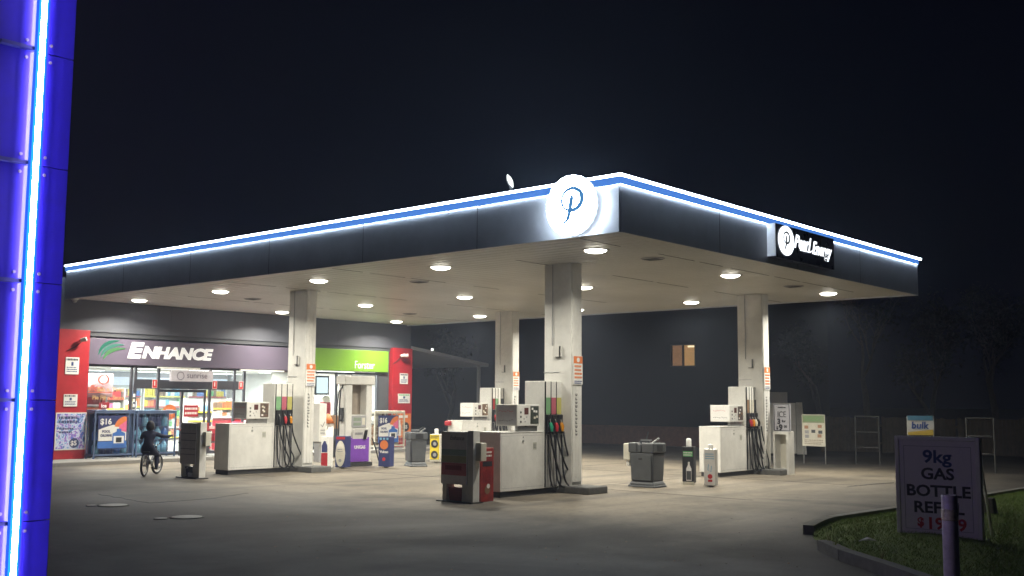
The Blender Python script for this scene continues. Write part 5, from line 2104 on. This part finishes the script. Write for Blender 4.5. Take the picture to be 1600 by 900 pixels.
# timber fence, panel by panel
fpts = [at(1285, 706), at(1380, 708), at(1500, 712), at(1640, 716)]
fn = thing('timber_fence', 'low weathered timber paling fence along the dark back boundary', 'fence', fpts[0])
for i in range(3):
    a, b = fpts[i], fpts[i+1]
    v = b-a
    L_ = v.length
    d = v.normalized()
    nn = int(L_/0.12)
    M_ = Matrix.Translation(a) @ Matrix.Rotation(math.atan2(d.y, d.x), 4, 'Z')
    q = MB(M_)
    for k in range(nn):
        h = 1.22+random.uniform(-.03, .03)
        q.box(k*0.12, k*0.12+0.11, -0.01+0.008*(k % 2), 0.008+0.008*(k % 2), 0.03, h, WOODF)
    q.build('paling_panel', fn, local=False)
    q = MB(M_)
    q.box(0, L_, 0.02, 0.07, 0.3, 0.38, WOODF)
    q.box(0, L_, 0.02, 0.07, 0.9, 0.98, WOODF)
    q.build('rail', fn, local=False)
    q = MB(M_)
    q.box(-0.05, 0.05, 0.071, 0.17, 0, 1.25, WOODF)
    q.build('post', fn, local=False)

# building behind with a lit window
bd = thing('back_building', 'dark two storey brick building behind the forecourt with one lit window', 'building', (-26, 40, 0))
BRK = mat('dark brick wall', (0.018, 0.017, 0.016), 0.85, var=0.3, scale=3)
wa, wb = at_y(1049, 540, 36), at_y(1086, 571, 36)
q = MB()
xl, xr = -52.0, at_y(1185, 600, 36).x
z0_, z1_ = wb.z, wa.z
x0_, x1_ = wa.x, wb.x
q.box(xl, x0_, 36, 36.3, 0, 8.2, BRK)
q.box(x1_, xr, 36, 36.3, 0, 8.2, BRK)
q.box(x0_, x1_, 36, 36.3, 0, z0_, BRK)
q.box(x0_, x1_, 36, 36.3, z1_, 8.2, BRK)
q.box(xl, xr, 44, 44.3, 0, 8.2, BRK)
q.box(xr-0.3, xr, 36.301, 43.999, 0, 8.2, BRK)
q.build('wall', bd, local=False)
q = MB()
q.box(xl-0.4, xr+0.4, 35.6, 44.7, 8.2, 8.45, DGREY)
q.build('roof', bd, local=False)
q = MB()
q.box(x0_-0.06, x0_, 35.95, 36.1, z0_-0.06, z1_+0.06, ALU)
q.box(x1_, x1_+0.06, 35.95, 36.1, z0_-0.06, z1_+0.06, ALU)
q.box(x0_, x1_, 35.95, 36.1, z0_-0.06, z0_, ALU)
q.box(x0_, x1_, 35.95, 36.1, z1_, z1_+0.06, ALU)
xm = (x0_+x1_)/2-0.02
q.box(xm-0.03, xm+0.03, 35.97, 36.08, z0_, z1_, ALU)
wn = q.build('window', bd, local=False)
q = MB()
q.box(x0_, xm-0.031, 36.12, 36.14, z0_, z1_, mat('lit curtain left', (0.4, 0.25, 0.14), 0.8, emit=(0.55, 0.28, 0.12), es=0.32, var=0.3, scale=4))
q.box(xm+0.031, x1_, 36.12, 36.14, z0_, z1_, mat('lit curtain right', (0.5, 0.33, 0.16), 0.8, emit=(0.8, 0.45, 0.16), es=0.42, var=0.2, scale=4))
q.build('curtain', wn, local=False)
q = MB()
q.box(xm+0.25, x1_-0.1, 36.1, 36.118, z1_-0.12, z1_-0.03, emis('room lamp', (1, 0.85, 0.55), 1.2))
q.build('room_lamp', wn, local=False)
# low brick garden wall
q = MB()
ga, gb = at(880, 688), at(1000, 690)
q.box(ga.x, gb.x+6, 22.0, 22.25, 0, 0.75, mat('red brick', (0.2, 0.1, 0.075), 0.85, var=0.35, scale=6))
tag(q.build('garden_wall', bevel=0.02), 'low red brick garden wall in the gloom behind the forecourt', 'wall')


# trees
LEAF = [mat('tree leaf %d' % k, c_, 0.6, var=0.3, scale=8) for k, c_ in enumerate([(0.018, 0.028, 0.012), (0.025, 0.04, 0.016), (0.035, 0.045, 0.02)])]


def tree(label, loc, h, leaves, seed, name='garden_tree', grp='trees behind the fence'):
    rnd = random.Random(seed)
    t = thing(name, label, 'tree', loc, group=grp)
    q = MB()
    tips = []

    def branch(p, d, l, r, lv):
        pts, rs = [p], [r]
        for k in range(4):
            d = (d+Vector((rnd.uniform(-.18, .18), rnd.uniform(-.18, .18), rnd.uniform(-.02, .16)))).normalized()
            p = p+d*l/4
            pts.append(p)
            rs.append(max(0.006, r*(1-0.45*(k+1)/4)))
        q.tube(pts, rs, BARK, 6 if lv < 2 else 4, False)
        if lv >= 2:
            tips.extend(pts[1:])
        if lv < 4:
            for _ in range(rnd.randint(2, 4)):
                i = rnd.randint(2, 4)
                nd = (d+Vector((rnd.uniform(-.9, .9), rnd.uniform(-.9, .9), rnd.uniform(-.1, .7)))).normalized()
                branch(pts[i], nd, l*rnd.uniform(0.55, 0.78), rs[i]*0.65, lv+1)
    branch(Vector((0, 0, 0)), Vector((0, 0, 1)), h*0.4, h*0.022+0.03, 0)
    q.build('trunk', t)
    q = MB()
    for _ in range(leaves):
        b = rnd.choice(tips)
        c_ = b+Vector((rnd.gauss(0, .28), rnd.gauss(0, .28), rnd.gauss(0, .25)))
        a = Vector((rnd.uniform(-1, 1), rnd.uniform(-1, 1), rnd.uniform(-1, 1))).normalized()
        bb_ = a.cross(Vector((rnd.uniform(-1, 1), rnd.uniform(-1, 1), 1))).normalized()
        s1, s2 = rnd.uniform(.06, .14), rnd.uniform(.03, .07)
        q.add([c_-a*s1, c_+bb_*s2, c_+a*s1, c_-bb_*s2], [(0, 1, 2, 3)], rnd.choice(LEAF))
    q.build('crown', t)
    return t


tree('bare branched tree behind the empty metal frame', at_d(1362, 700, 42) * 1 - Vector((0, 0, at_d(1362, 700, 42).z)), 7.0, 400, 1)
def gpt(px, d):
    p_ = at_d(px, 690, d)
    return Vector((p_.x, p_.y, 0))
tree('thin leafy tree behind the bulk sign', gpt(1450, 44), 6.0, 2200, 2)
tree('taller leafy tree at the right edge behind the fence', gpt(1560, 47), 7.5, 3000, 3)
tree('dense leafy tree between the ice chest and notice board', gpt(1290, 52), 6.5, 3000, 4)
tree('leafy shrub like tree behind the awning', gpt(700, 58), 6.0, 2600, 5)

# ------------------------------------------------------------------ haze
if HAZE > 0:  # thin volume added to imitate lens glare around the lamps
    m = bpy.data.materials.new('glare haze')
    m.use_nodes = True
    t_ = m.node_tree
    t_.nodes.clear()
    o_ = t_.nodes.new('ShaderNodeOutputMaterial')
    v_ = t_.nodes.new('ShaderNodeVolumePrincipled')
    v_.inputs['Density'].default_value = HAZE
    v_.inputs['Color'].default_value = (0.68, 0.78, 1.0, 1)
    v_.inputs['Anisotropy'].default_value = 0.35
    t_.links.new(v_.outputs[0], o_.inputs['Volume'])
    q = MB()
    q.box(-70, 30, -22, 75, -1.0, 9.2, m)
    tag(q.build('haze'), 'thin glare haze added for the glow around the lamps', 'haze', kind='stuff')
